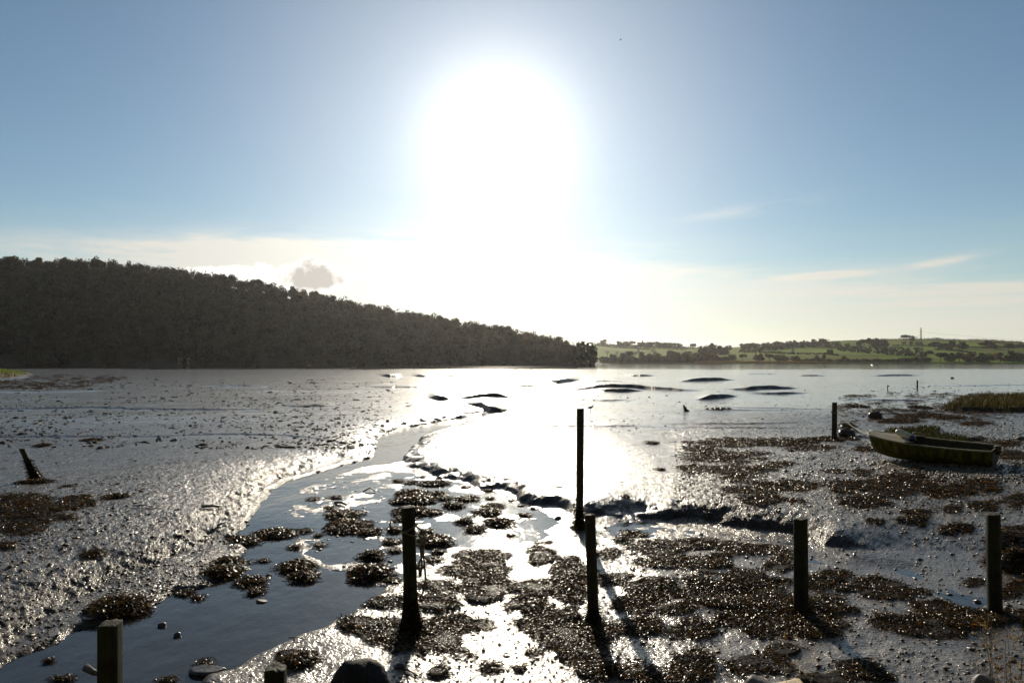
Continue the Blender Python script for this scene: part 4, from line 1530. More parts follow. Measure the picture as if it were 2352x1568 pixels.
def build_grass():
    rng = np.random.default_rng(44)
    p = inside_sample(np.clip(ISLE_W, [-1e3, 0], [44, 1e3]), 15000, rng)
    z = mud_height(p[:, 0], p[:, 1])[0]
    v, q, c = blades(np.stack([p[:, 0], p[:, 1], z - .03], -1), .40, .035, rng,
                     [(.055, .042, .013), (.036, .036, .009), (.085, .062, .022), (.024, .028, .007)], (.4, .3, .15, .15), .45)
    tag(mesh_obj('marsh_grass', v, q, M['grass'], col=c), 'tawny marsh grass covering the low island at the right', 'grass', kind='stuff')
    p = inside_sample(SPIT_W, 9000, rng, .4)
    z = mud_height(p[:, 0], p[:, 1])[0]
    k = p[:, 1] > 118 + 4 * vn(p[:, 0] * .1, p[:, 1] * .1)
    for sel, tn, nm, lab, h in ((k, [(.12, .19, .02), (.16, .22, .03), (.10, .14, .02)], 'turf_grass', 'bright green turf on top of the spit at the left edge', .45),
                             (~k, [(.15, .11, .04), (.10, .085, .03), (.06, .05, .02)], 'bank_grass', 'brown grass on the face of the spit at the left edge', .7)):
        v, q, c = blades(np.stack([p[sel, 0], p[sel, 1], z[sel] - .05], -1), h, .12, rng, tn, None, .5)
        tag(mesh_obj(nm, v, q, M['grass'], col=c), lab, 'grass', kind='stuff')
    P = []
    for cx, cy, rx, ry in ((2090, 1003, 60, 14), (2140, 1010, 60, 12), (2060, 996, 28, 8), (2190, 1016, 40, 8), (2120, 992, 40, 6)):
        n = int(900 * rx / 60)
        t, r = rng.uniform(0, 2 * PI, n), np.sqrt(rng.uniform(0, 1, n))
        for x, y in zip(cx + rx * r * np.cos(t), cy + ry * r * np.sin(t)):
            P.append(on_plane(x, y, .4)[:2])
    P = np.array(P)
    z = mud_height(P[:, 0], P[:, 1])[0]
    v, q, c = blades(np.stack([P[:, 0], P[:, 1], z], -1), .17, .022, rng, [(.022, .026, .006), (.035, .038, .008), (.04, .03, .01)], (.5, .3, .2), .6)
    tag(mesh_obj('marsh_plants', v, q, M['grass'], col=c), 'low green marsh plants growing behind the boat bow', 'marsh plants', kind='stuff')

    # dry weed at the lower right corner
    base = np.array([at_depth(2310, 1620, 4.6)[0], 4.6, mud_z(at_depth(2310, 1620, 4.6)[0], 4.6)])
    root = empty('dry_weed', base)
    tag(root, 'dry brown weed stalks with seed heads at the lower right corner', 'plant')
    heads = MB()
    st = MB()
    for k in range(15):
        tip = at_depth(rng.uniform(2255, 2375), rng.uniform(1425, 1530), 4.6 + rng.uniform(-.25, .25)) - base
        foot = np.array([rng.uniform(-.08, .1), rng.uniform(-.08, .08), 0])
        t = np.linspace(0, 1, 7)[:, None]
        p = foot * (1 - t) + tip * t + np.array([.03, 0, 0]) * np.sin(t * PI) * rng.uniform(-1, 1)
        st.tube(p, np.linspace(.0028, .0012, 7), 5)
        for b in range(9):
            i0 = rng.integers(3, 6)
            q0 = p[i0] + (p[i0 + 1] - p[i0]) * rng.uniform()
            q1 = q0 + np.array([rng.normal(0, .05), rng.normal(0, .04), abs(rng.normal(.05, .03))])
            st.tube([q0, (q0 + q1) / 2 + [0, 0, .004], q1], [.0012, .001, .0008], 4)
            nn = 7
            cP = q1 + rng.normal(0, .009, (nn, 3))
            fv, fq, fc = blades(cP, .016, .009, rng, [(.16, .11, .05), (.24, .18, .09), (.10, .06, .03)], None, .8)
            heads.add(fv, fq, None, fc)
    st.build('stalks', M['drift'], root)
    heads.build('seed_heads', M['grass'], root, col=True)
    for (x0, y0, x1, y1, lab) in ((1799, 1600, 1803, 1432, 'single dry grass stalk rising in front of the tan rock'),
                                  (1512, 1600, 1530, 1462, 'thin dry grass stalk leaning at the bottom edge'),
                                  (1312, 1600, 1316, 1500, 'short dry grass stalk at the bottom edge')):
        D = 4.5
        b = at_depth(x0, y0, D)
        b[2] = mud_z(b[0], D)
        t_ = at_depth(x1, y1, D) - b
        mb = MB()
        tt = np.linspace(0, 1, 8)[:, None]
        mb.tube(t_ * tt + np.array([.015, 0, 0]) * np.sin(tt * PI), np.linspace(.0022, .001, 8), 5, True, (.20, .15, .08))
        fv, fq, fc = blades(t_ * .93 + rng.normal(0, 1, (20, 3)) * [.004, .004, .025], .022, .004, rng, [(.30, .22, .12)], None, .4)
        mb.add(fv, fq, None, fc)
        tag(mb.build('grass_stalk', M['grass'], col=True, loc=b), lab, 'grass stalk')


build_grass()


# ------------------------------------------------------------------ far land
RIDGE_L = np.array([(-900, 640), (-500, 600), (-200, 592), (0, 594), (100, 598), (140, 594), (200, 594), (300, 605), (400, 617), (500, 630), (600, 647),
                    (700, 667), (780, 687), (860, 704), (940, 715), (1000, 724), (1060, 739), (1120, 747), (1180, 755), (1230, 769),
                    (1270, 779), (1300, 790), (1330, 806), (1355, 822), (1376, 832)], float)
RIDGE_R = np.array([(600, 810), (1200, 800), (1340, 797), (1372, 790), (1400, 792), (1500, 794), (1580, 798), (1640, 801), (1700, 797), (1760, 795), (1850, 790),
                    (1900, 785), (1945, 782), (2020, 781), (2072, 779.4), (2146, 779.4), (2202, 781.6), (2245, 781), (2302, 783),
                    (2352, 787), (2600, 794), (3400, 806)], float)
YL, YR, DR = 430.0, 850.0, 1500.0


def hill_left(X, Y):
    vx = CX + F * X / np.maximum(Y, 1)
    vy = np.interp(vx, RIDGE_L[:, 0], RIDGE_L[:, 1])
    D = np.interp(vx, [0, 1376], [610, 500])
    H = np.maximum((HZ - vy) / F * D + CAM_H - 9.0, 1.0)
    t = (Y - YL) / (D - YL)
    h = np.where(t < 1, H * np.clip(t, 0, 1) ** .88, H * (1 - .12 * (t - 1)))
    tip = sstep(1385, 1366, vx)
    return np.where(t < 0, -2, h * tip + .4) + 1.2 * fbm(X * .03, Y * .03, 2, 5) * sstep(0, .2, t) - 1.5 * (1 - tip)


def hill_right(X, Y):
    vx = CX + F * X / np.maximum(Y, 1)
    vy = np.interp(vx, RIDGE_R[:, 0], RIDGE_R[:, 1])
    H = (HZ - vy) / F * DR + CAM_H
    t = (Y - YR) / (DR - YR)
    tt = np.clip(t, 0, 1)
    h = H * (tt ** 1.12 + .10 * np.sin(tt * PI) * vn(X * .004, Y * .006, 8) + .05 * np.sin(tt * PI * 2.0) * vn(X * .009 + 4, Y * .004, 9))
    h = np.where(t > 1, H * (1 - .6 * (t - 1)), h)
    return np.where(t < 0, -2, h + .9)


def on_hill(vx, vy, fn, y0, y1):
    Y = np.linspace(y0, y1, 900)
    X = (vx - CX) / F * Y
    hit = fn(X, Y) - (CAM_H + (HZ - vy) / F * Y) >= 0
    k = int(np.argmax(hit)) if hit.any() else int(np.argmax(fn(X, Y) - (CAM_H + (HZ - vy) / F * Y)))
    return np.array([X[k], Y[k], fn(X[k:k + 1], Y[k:k + 1])[0]])


def build_hills():
    def sheet(name, fn, vx0, vx1, y0, y1, nx, ny, mat, label):
        T = np.linspace((vx0 - CX) / F, (vx1 - CX) / F, nx)
        Yv = y0 + (y1 - y0) * np.linspace(0, 1, ny) ** 1.3
        T, Y = np.meshgrid(T, Yv)
        X = T * Y
        Z = fn(X, Y)
        i = np.arange(ny - 1)[:, None] * nx
        j = np.arange(nx - 1)[None]
        q = np.stack([i + j, i + j + 1, i + nx + j + 1, i + nx + j], -1).reshape(-1, 4)
        o = mesh_obj(name, np.stack([X, Y, Z], -1).reshape(-1, 3), q, mat, smooth=True)
        tag(o, label, 'hill', kind='structure')
    sheet('wooded_hill', hill_left, -900, 1400, YL - 2, 900, 260, 90, M['earth'], 'long dark hill sloping down to the river on the left')
    sheet('pasture_hills', hill_right, 900, 3400, YR - 3, 2300, 320, 120, M['fields'], 'low green farmland hills beyond the river on the right')
    # unseen slope added behind the viewer, which keeps the sky behind off the posts
    n = 60
    T = np.linspace(-1, 1, n)
    V, q = [], []
    prof = [(-2.2, -.5), (-3.2, 1.2), (-5, 3.4), (-8, 9), (-12, 17), (-18, 27), (-30, 40), (-60, 60), (-90, 66)]
    for y, z in prof:
        for t in T:
            a = t * 1.25
            rr = -y
            V.append((math.sin(a) * (rr + 2) * 1.0 + t * 6, -math.cos(a) * rr + 1.0 * (t * t) * 0, z * (1 + .12 * math.sin(t * 9 + z))))
    m = len(prof)
    i = np.arange(m - 1)[:, None] * n
    j = np.arange(n - 1)[None]
    q = np.stack([i + j, i + n + j, i + n + j + 1, i + j + 1], -1).reshape(-1, 4)
    o = mesh_obj('sky_blocker', np.array(V), q, M['earth'], smooth=True)
    tag(o, 'unseen slope added behind the viewpoint to block sky light', 'light blocker', kind='structure')


build_hills()


# ------------------------------------------------------------------ trees
def crown_proto(rng, kind, n):
    """leaf clumps inside a unit-high crown (z 0..1 is the whole tree), half width .5"""
    lobes = []
    if kind == 'round':
        for k in range(26):
            a, e = rng.uniform(0, 2 * PI), rng.uniform(-1, 1)
            lobes.append((.29 * math.cos(a) * math.sqrt(1.05 - e * e * .8), .29 * math.sin(a) * math.sqrt(1.05 - e * e * .8), .47 + .36 * e, rng.uniform(.13, .20)))
    elif kind == 'wide':
        for k in range(14):
            a, r = rng.uniform(0, 2 * PI), rng.uniform(.05, .36)
            lobes.append((r * math.cos(a), r * math.sin(a), .74 - .5 * r * r + rng.uniform(-.12, .1), rng.uniform(.10, .17)))
    elif kind == 'bush':
        for k in range(11):
            a, r = rng.uniform(0, 2 * PI), rng.uniform(.0, .34)
            lobes.append((r * math.cos(a), r * math.sin(a), .42 - .5 * r + rng.uniform(-.2, .22), rng.uniform(.16, .25)))
    else:                                                    # a wind-blown, upright crown
        for k in range(12):
            z = rng.uniform(.3, .92)
            r = .30 * (1.1 - z)
            a = rng.uniform(0, 2 * PI)
            lobes.append((r * math.cos(a), r * math.sin(a), z, rng.uniform(.10, .17)))
    lobes = np.array(lobes)
    w = lobes[:, 3] ** 2
    k = rng.choice(len(lobes), n, p=w / w.sum())
    d_ = rng.normal(0, 1, (n, 3))
    d_ /= np.linalg.norm(d_, axis=1)[:, None]
    c = lobes[k, :3] + d_ * (lobes[k, 3] * rng.uniform(.72, 1.06, n))[:, None]
    c[:, 2] = np.maximum(c[:, 2], .02)
    return c, d_, k


def leaf_quads(c, d_, size, rng, flat=.55):
    n = len(c)
    nrm = d_ * flat + rng.normal(0, .6, (n, 3))
    nrm /= np.linalg.norm(nrm, axis=1)[:, None]
    u = np.cross(nrm, rng.normal(0, 1, (n, 3)))
    u /= np.linalg.norm(u, axis=1)[:, None]
    v = np.cross(nrm, u)
    s = (size * rng.uniform(.6, 1.4, n))[:, None] / 2
    asp = rng.uniform(.55, 1.0, n)[:, None]
    V = np.stack([c - u * s - v * s * asp, c + u * s * .8 - v * s * asp * .9, c + u * s + v * s * asp, c - u * s * .7 + v * s * asp * 1.1], 1).reshape(-1, 3)
    q = np.arange(n)[:, None] * 4 + np.arange(4)[None]
    return V, q


def limbs_proto(rng, kind, fine=False):
    mb = MB()
    top = {'round': .5, 'wide': .55, 'bush': .2, 'tall': .7, 'bare': .62}[kind]
    mb.tube([(0, 0, -.04), (.005, 0, top * .5), (0, .01, top)], [.035, .026, .016], 6)

    def grow(p, d_, ln, r, lev):
        p1 = p + d_ * ln
        mb.tube([p, (p + p1) / 2 + rng.normal(0, .012, 3), p1], [r, r * .8, r * .55], 4 if lev else 5, False)
        if lev >= (4 if kind == 'bare' else 2):
            return
        for _ in range(3 if lev < 3 else 2):
            nd = d_ + rng.normal(0, .55, 3) + np.array([0, 0, .12])
            nd /= np.linalg.norm(nd)
            grow(p1, nd, ln * rng.uniform(.6, .82), r * .6, lev + 1)
    for k in range(6 if kind != 'bush' else 4):
        a = k * 2.4 + rng.uniform(0, 1)
        z = top * rng.uniform(.5, 1.0)
        d_ = np.array([math.cos(a) * .75, math.sin(a) * .75, .75])
        grow(np.array([0, 0, z]), d_ / np.linalg.norm(d_), .17 if kind != 'bush' else .14, .013, 1)
    return mb


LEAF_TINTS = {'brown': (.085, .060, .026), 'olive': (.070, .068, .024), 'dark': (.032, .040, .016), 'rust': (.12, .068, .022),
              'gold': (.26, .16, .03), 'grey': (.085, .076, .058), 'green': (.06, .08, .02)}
TREES = {}


def tree_proto(kind, var, tint):
    key = (kind, var, tint)
    if key in TREES:
        return TREES[key]
    rng = np.random.default_rng(abs(hash((kind, var))) % 99991 if False else var * 131 + len(kind) * 17)
    root = empty('broadleaf_tree' if kind != 'bush' else 'shrub')
    limbs_proto(rng, kind).build('trunk', M['bark'], root)
    if kind != 'bare':
        n = 900
        c, d_, k = crown_proto(rng, kind, n)
        V, q = leaf_quads(c, d_, .085, rng)
        base = np.array(LEAF_TINTS[tint])
        col = base * rng.uniform(.6, 1.4, (n, 1)) * (1 + .25 * np.sin(k * 1.7))[:, None]
        mesh_obj('crown', V, q, M['leaf'], root, col=np.repeat(col, 4, 0))
    else:
        n = 150
        tips = np.random.default_rng(var).normal(0, 1, (n, 3)) * [.2, .2, .14] + [0, 0, .74]
        V, q = leaf_quads(tips, tips - [0, 0, .6], .030, rng)
        mesh_obj('crown', V, q, M['leaf'], root, col=np.repeat(np.array(LEAF_TINTS['grey']) * rng.uniform(.6, 1.2, (n, 1)), 4, 0))
    TREES[key] = [root, False]
    return TREES[key]


def plant(kind, var, tint, pos, h, w, label, cat='tree', group=None, rot=None):
    pr = tree_proto(kind, var, tint)
    src = pr[0]
    if not pr[1]:
        o = src
        pr[1] = True
    else:
        o = src.copy()
        COL.objects.link(o)
        for ch in src.children:
            c = ch.copy()
            COL.objects.link(c)
            c.parent = o
        if 'group' in o:
            del o['group']
    o.location = tuple(float(v) for v in pos)
    o.scale = (w / .9, w / .9, h)
    o.rotation_euler = (0, 0, RNG.uniform(0, 6.28) if rot is None else rot)
    tag(o, label, cat, group)
    return o


def hill_tree(vx, ytop, ybase, wpx, kind, tint, label, cat='tree', group=None, var=None):
    p = on_hill(vx, ybase, hill_right, YR + 4, 1700)
    h = (ybase - ytop) * p[1] / F * 1.1
    w = wpx * p[1] / F * 1.3
    plant(kind, int(RNG.integers(0, 3)) if var is None else var, tint, p - [0, 0, .02 * h], h, w, label, cat, group)


def build_trees():
    # headland
    p = np.array([(1346 - CX) / F * 429, 429, .3])
    plant('round', 5, 'dark', p, 58.5 * 429 / F, 56 * 429 / F, 'big dark dome-crowned tree at the very tip of the wooded headland')
    p = np.array([(1311 - CX) / F * 432, 432, 1.0])
    plant('bare', 1, 'grey', p, 17.5, 8.5, 'tall bare tree standing just left of the dark dome-crowned tree')
    for (vx, top, h, w, k, tn, lab) in ((20, 586, 12, 15, 'wide', 'brown', 'spreading tree poking above the ridge at the far left'),
                                        (85, 590, 9, 9, 'tall', 'brown', 'thin ragged tree on the ridge near the far left'),
                                        (590, 640, 9, 11, 'wide', 'brown', 'tuft-topped tree standing up from the middle of the ridge')):
        D = np.interp(vx, [0, 1376], [610, 500]) - 2
        z = CAM_H + (HZ - top) / F * D - h
        plant(k, 2, tn, ((vx - CX) / F * D, D, z), h, w, lab)
    G1, L1 = 'trees along the far right shore', 'bushy tree in the row lining the far right shore'
    shore = [(1407, 813, 829.5, 14, 'round', 'dark'), (1440, 807.6, 831, 27, 'round', 'dark'), (1475, 809, 831, 22, 'tall', 'olive'),
             (1493, 808, 831, 22, 'bush', 'olive'), (1511, 810, 830, 18, 'round', 'brown'), (1524, 814, 830, 18, 'bush', 'brown'),
             (1541, 806, 830, 24, 'tall', 'brown'), (1556, 808, 829, 20, 'round', 'brown'), (1577, 808, 828, 30, 'round', 'olive'),
             (1592, 815, 832, 18, 'bush', 'rust'), (1608, 807, 829, 26, 'round', 'brown'), (1615, 814, 831, 24, 'bush', 'brown'),
             (1634, 810, 829, 28, 'round', 'rust'), (1649, 816, 829, 20, 'bush', 'brown'), (1666, 816, 829, 24, 'bush', 'brown'),
             (1681, 813, 827, 16, 'round', 'brown'), (1705, 813, 829, 17, 'wide', 'brown'), (1742, 812.6, 829, 20, 'round', 'brown'),
             (1767, 813, 829, 21, 'wide', 'brown'), (1791, 813.5, 829, 22, 'round', 'brown'), (1806, 818.5, 829, 13, 'round', 'brown'),
             (1824, 817, 829, 20, 'round', 'brown'), (1876, 817, 829, 16, 'tall', 'grey'), (1892, 815, 829.5, 12, 'tall', 'dark'),
             (1939, 818, 830, 14, 'tall', 'brown'), (2160, 810, 830, 22, 'wide', 'dark'), (2182, 811, 830, 22, 'round', 'dark'),
             (2204, 810, 830, 22, 'tall', 'brown'), (2226, 811, 831, 26, 'round', 'brown'), (2246, 815, 831, 18, 'bush', 'dark'),
             (2264, 811, 831, 28, 'round', 'dark'), (2298, 812, 831, 22, 'tall', 'brown'), (2321, 806, 830, 20, 'round', 'dark'),
             (2344, 810, 830, 24, 'round', 'brown'), (2375, 808, 830, 26, 'round', 'dark'), (2410, 810, 831, 28, 'round', 'brown')]
    for a in shore:
        hill_tree(*a[:4], a[4], a[5], L1, group=G1)
    hill_tree(2285, 811, 827, 18, 'round', 'gold', 'golden-leaved tree among the dark trees of the far right shore')
    for x, t_, b, w in ((1395, 804, 824, 11), (1417, 806, 826, 13), (1459, 803, 827, 15), (1500, 797, 820, 17)):
        hill_tree(x, t_, b, w, 'bare', 'grey', 'bare pale tree rising behind the bushes just right of the headland', group='bare trees right of the headland')
    for k in range(42):
        x = 1382 + k * 5.6
        hill_tree(x + RNG.uniform(-2, 2), 819 - RNG.uniform(0, 5), 832, 12, 'bush', ('brown', 'olive', 'dark')[k % 3],
                  'low bush under the trees of the shore just right of the headland', 'shrub', 'low bushes right of the headland')
    for k in range(40):
        x = 1845 + k * 7.4
        hill_tree(x + RNG.uniform(-3, 3), 824 - RNG.uniform(0, 3) - (4 if x > 2060 else 0), 831, 11, 'bush', ('brown', 'olive', 'dark')[k % 3],
                  'low bush on the far right shore below the green fields', 'shrub', 'low bushes on the far right shore')
    # hillside
    G2, L2 = 'trees of the copse left of the pylon', 'tree in the skyline copse between the long wood and the pylon'
    for a in ((1973, 783, 794, 12, 'round'), (1985, 779, 796, 16, 'wide'), (1997, 777, 796, 16, 'tall'), (2010, 777, 797, 16, 'round'), (2022, 778, 797, 16, 'round'), (2034, 780, 798, 14, 'round')):
        hill_tree(*a, 'brown', L2, group=G2)
    solo = [(2082, 769, 781, 19, 'wide', 'brown', 'wide flat-topped tree on the skyline just left of the pylon'),
            (2094, 771, 782, 11, 'round', 'brown', 'rounded tree touching the flat-topped tree on the skyline'),
            (2105, 773, 781, 9, 'bare', 'grey', 'small bare tree on the skyline beside the pylon'),
            (2146, 774, 781, 10, 'bare', 'grey', 'bare skyline tree right of the pylon'),
            (2155, 775.5, 781, 10, 'wide', 'dark', 'little dark skyline tree right of the pylon, beside a bare one'),
            (2076, 785, 794, 9, 'wide', 'brown', 'lone tree in the field below the flat-topped skyline tree'),
            (2187, 783, 804, 20, 'tall', 'olive', 'tall ragged tree on the hillside right of the pylon'),
            (2212.5, 785, 801.5, 20, 'round', 'olive', 'broad round tree standing on the field hedge right of the pylon'),
            (2286, 791, 799.5, 12, 'round', 'brown', 'small tree at the right end of a three-tree clump on the hedge line'),
            (2320, 788, 799.5, 20, 'round', 'brown', 'spreading tree on the hedge line near the right edge'),
            (2341, 789, 798.5, 15, 'round', 'brown', 'tree on the hedge line at the right edge'),
            (1906, 801.5, 814, 12, 'round', 'dark', 'dark lone tree in the middle of the green slope'),
            (1946, 788, 796, 10, 'round', 'brown', 'small round tree on the upper slope left of the copse'),
            (1903.7, 779, 785, 8, 'bare', 'grey', 'little bare tree on the skyline at the end of the long wood'),
            (1892, 778.5, 785, 9, 'wide', 'brown', 'little round-topped tree on the skyline at the end of the long wood'),
            (1705, 791, 797, 6, 'wide', 'brown', 'tiny lone tree on the skyline at the near end of the long wood'),
            (1592, 789, 802.5, 15, 'wide', 'grey', 'spreading pale tree on the field edge below the skyline wood'),
            (1674, 793, 803.5, 12, 'round', 'dark', 'dark round tree alone in the gap between the two woods'),
            (1386.6, 780, 791, 13, 'round', 'brown', 'skyline tree just right of the headland'),
            (2134, 803, 812, 18, 'bush', 'dark', 'dark wide bush right of the pylon base'),
            (2121, 808, 821, 13, 'round', 'dark', 'dark bush at the pylon foot')]
    for x, t_, b, w, k, tn, lab in solo:
        hill_tree(x, t_, b, w, k, tn, lab)
    for x, t_, b, w, k in ((2093, 784, 793.5, 10, 'tall'), (2106, 786, 793.5, 12, 'wide'), (2114, 786, 794, 9, 'round')):
        hill_tree(x, t_, b, w, k, 'brown', 'small tree in the trio below the skyline beside the pylon', group='trio of trees left of the pylon legs')
    for x, t_, b, w, k in ((2257, 786.5, 799.5, 18, 'wide'), (2273, 783, 799.5, 18, 'round')):
        hill_tree(x, t_, b, w, k, 'brown', 'one of two big trees side by side on the hedge line right of the pylon', group='pair of trees on the hedge line')
    for x, t_, b, w, k in ((1903, 787, 797, 12, 'round'), (1916, 787, 797, 13, 'wide'), (1926, 787.5, 797, 12, 'round')):
        hill_tree(x, t_, b, w, k, 'brown', 'tree in the clump on the slope just past the long wood', group='clump of trees past the long wood')
    for x, t_, b, w, k in ((2140, 784, 796, 16, 'bush'), (2150, 785, 797, 16, 'round'), (2160, 786, 799, 16, 'bush'), (2170, 788, 801, 18, 'round'), (2180, 791, 803, 16, 'bush')):
        hill_tree(x, t_, b, w, k, 'dark', 'dark tree in the thicket sloping down right of the pylon', group='thicket right of the pylon')
    for x, t_, b, w, k in ((1614, 795, 814, 18, 'round'), (1626, 793, 814, 18, 'round'), (1636, 791, 814, 18, 'tall'), (1646, 793, 814, 20, 'round'), (1657, 795, 814, 18, 'round'), (1666, 798, 814, 14, 'bush')):
        hill_tree(x, t_, b, w, k, 'brown', 'tree of the round wood between the bright field and the long wood', group='trees of the round wood')
    for x, y in ((1514, 801), (1525, 801.5), (1536, 801.5), (1546, 802), (1554, 802), (1565, 803), (1576, 802)):
        hill_tree(x, y - 2.4, y, 3.6, 'bush', 'dark', 'small dot-like bush in a line across the bright field', 'shrub', 'dotted bushes across the bright field')


build_trees()


def wood_mass(name, pts, h, rng, tints, label, n_leaf, leaf, bare=.25):
    """a far wood that reads as one mass: crowns of leaf clumps plus pale bare limbs in ONE object"""
    protos = []
    for k in range(6):
        kind = ('round', 'wide', 'round', 'tall', 'round', 'wide')[k]
        c, d_, lob = crown_proto(rng, kind, n_leaf)
        V, q = leaf_quads(c, d_ + np.array([0, 0, .35]), leaf, rng, 1.5)
        protos.append((V, q, lob))
    mb = MB()
    for p in pts:
        V, q, lob = protos[rng.integers(0, 6)]
        hh = h * rng.uniform(.85, 1.08)
        ww = h * rng.uniform(.75, 1.15)
        a = rng.uniform(0, 2 * PI)
        ca, sa = math.cos(a), math.sin(a)
        v = np.stack([(V[:, 0] * ca - V[:, 1] * sa) * ww, (V[:, 0] * sa + V[:, 1] * ca) * ww, V[:, 2] * hh], -1) + p
        base = np.array(tints[rng.integers(0, len(tints))]) * rng.uniform(.5, 1.6)
        col = base * np.repeat(rng.uniform(.65, 1.35, (len(lob), 1)) * (1 + .22 * np.sin(lob * 2.1))[:, None], 4, 0)
        mb.add(v, q, None, col)
        if rng.uniform() < bare:
            for b in range(16):
                d_ = rng.normal(0, .6, 3) + [0, -.3, 1.0]
                d_ /= np.linalg.norm(d_)
                s = p + np.array([0, 0, hh * .35])
                e = s + d_ * hh * rng.uniform(.5, .75)
                w_ = np.cross(d_, [0, 1, 0])
                w_ = w_ / np.linalg.norm(w_) * rng.uniform(.06, .13)
                mb.add([s - w_, s + w_, e + w_ * .3, e - w_ * .3], [(0, 1, 2, 3)], None, (.11, .10, .08))
    o = mb.build(name, M['leaf'], col=True)
    tag(o, label, 'wood', kind='stuff')


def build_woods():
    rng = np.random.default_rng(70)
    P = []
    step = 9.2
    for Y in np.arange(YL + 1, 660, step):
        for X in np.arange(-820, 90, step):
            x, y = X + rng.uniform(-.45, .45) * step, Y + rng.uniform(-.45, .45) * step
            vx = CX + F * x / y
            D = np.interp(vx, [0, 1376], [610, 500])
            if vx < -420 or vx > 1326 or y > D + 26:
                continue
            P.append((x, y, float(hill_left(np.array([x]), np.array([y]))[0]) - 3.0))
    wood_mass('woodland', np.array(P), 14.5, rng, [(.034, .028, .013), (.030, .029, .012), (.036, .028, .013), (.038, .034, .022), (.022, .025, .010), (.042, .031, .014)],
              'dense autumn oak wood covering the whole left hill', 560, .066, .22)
    # skyline woods on the right
    P = []
    for x0, x1, ya, yb, n in ((1398, 1580, 797, 796, 110), (1702, 1900, 806, 797, 150)):
        for _ in range(n):
            vx = rng.uniform(x0, x1)
            f = (vx - x0) / (x1 - x0)
            if x0 > 1600:
                vy = rng.uniform(np.interp(vx, RIDGE_R[:, 0], RIDGE_R[:, 1]) + .4, np.interp(f, [0, .3, .6, 1], [807, 806, 800, 797]))
            else:
                vy = rng.uniform(np.interp(vx, RIDGE_R[:, 0], RIDGE_R[:, 1]) - .2, np.interp(vx, RIDGE_R[:, 0], RIDGE_R[:, 1]) + 3.2)
                if f < .12 or f > .93:
                    continue
            P.append(on_hill(vx, vy, hill_right, YR + 4, 1700) - [0, 0, 1])
    wood_mass('far_wood', np.array(P), 11.0, rng, [(.06, .055, .03), (.07, .055, .03), (.05, .05, .025)], 'long far woods along the right skyline', 130, .15, 0)
    P = []
    for _ in range(260):
        vx = rng.uniform(1925, 2120)
        f = (vx - 1925) / 195
        vy = rng.uniform(800 + 3 * abs(f - .5), np.interp(f, [0, .5, 1], [806, 814, 822]))
        P.append(on_hill(vx, vy, hill_right, YR + 4, 1700))
    wood_mass('scrub', np.array(P), 4.0, rng, [(.05, .05, .022), (.06, .05, .025), (.04, .042, .018)], 'dark scrub covering the steep bank left of the pylon', 60, .3, 0)
    # reed fringe below the right hills
    P = []
    for _ in range(9000):
        vx = rng.uniform(1595, 1900)
        y = rng.uniform(852, 885)
        P.append(((vx - CX) / F * y, y, .8))
    P = np.array(P)
    v, q, c = blades(P, 2.1, .45, rng, [(.17, .10, .04), (.13, .08, .035), (.20, .13, .055)], None, .3)
    tag(mesh_obj('reed_bed', v, q, M['grass'], col=c), 'rust-brown reed bed along the far right shore', 'reeds', kind='stuff')


build_woods()


def hedge(pts, label, h=3.0, w=3.0, group=None):
    rng = np.random.default_rng(len(label) + int(pts[0][0]))
    W = np.array([on_hill(x, y, hill_right, YR + 4, 1650) for x, y in pts])
    c0 = W[0]
    L_ = np.linalg.norm(np.diff(W, axis=0), axis=1)
    V = []
    for k, ln in enumerate(L_):
        n = int(ln * 3.2) + 4
        t = rng.uniform(0, 1, n)[:, None]
        p = W[k] * (1 - t) + W[k + 1] * t
        p = p + rng.normal(0, 1, (n, 3)) * [w * .3, w * .3, 0]
        p[:, 2] = hill_right(p[:, 0], p[:, 1]) + rng.uniform(0, 1, n) * h * (1 + .35 * vn(p[:, 0] * .05, p[:, 1] * .05, 4))
        V.append(p)
    P = np.concatenate(V) - c0
    v, q = leaf_quads(P, rng.normal(0, 1, P.shape), 1.7, rng)
    col = np.array([.045, .045, .02]) * rng.uniform(.6, 1.5, (len(P), 1))
    tag(mesh_obj('hedge', v, q, M['leaf'], col=np.repeat(col, 4, 0), loc=c0), label, 'hedge', group)


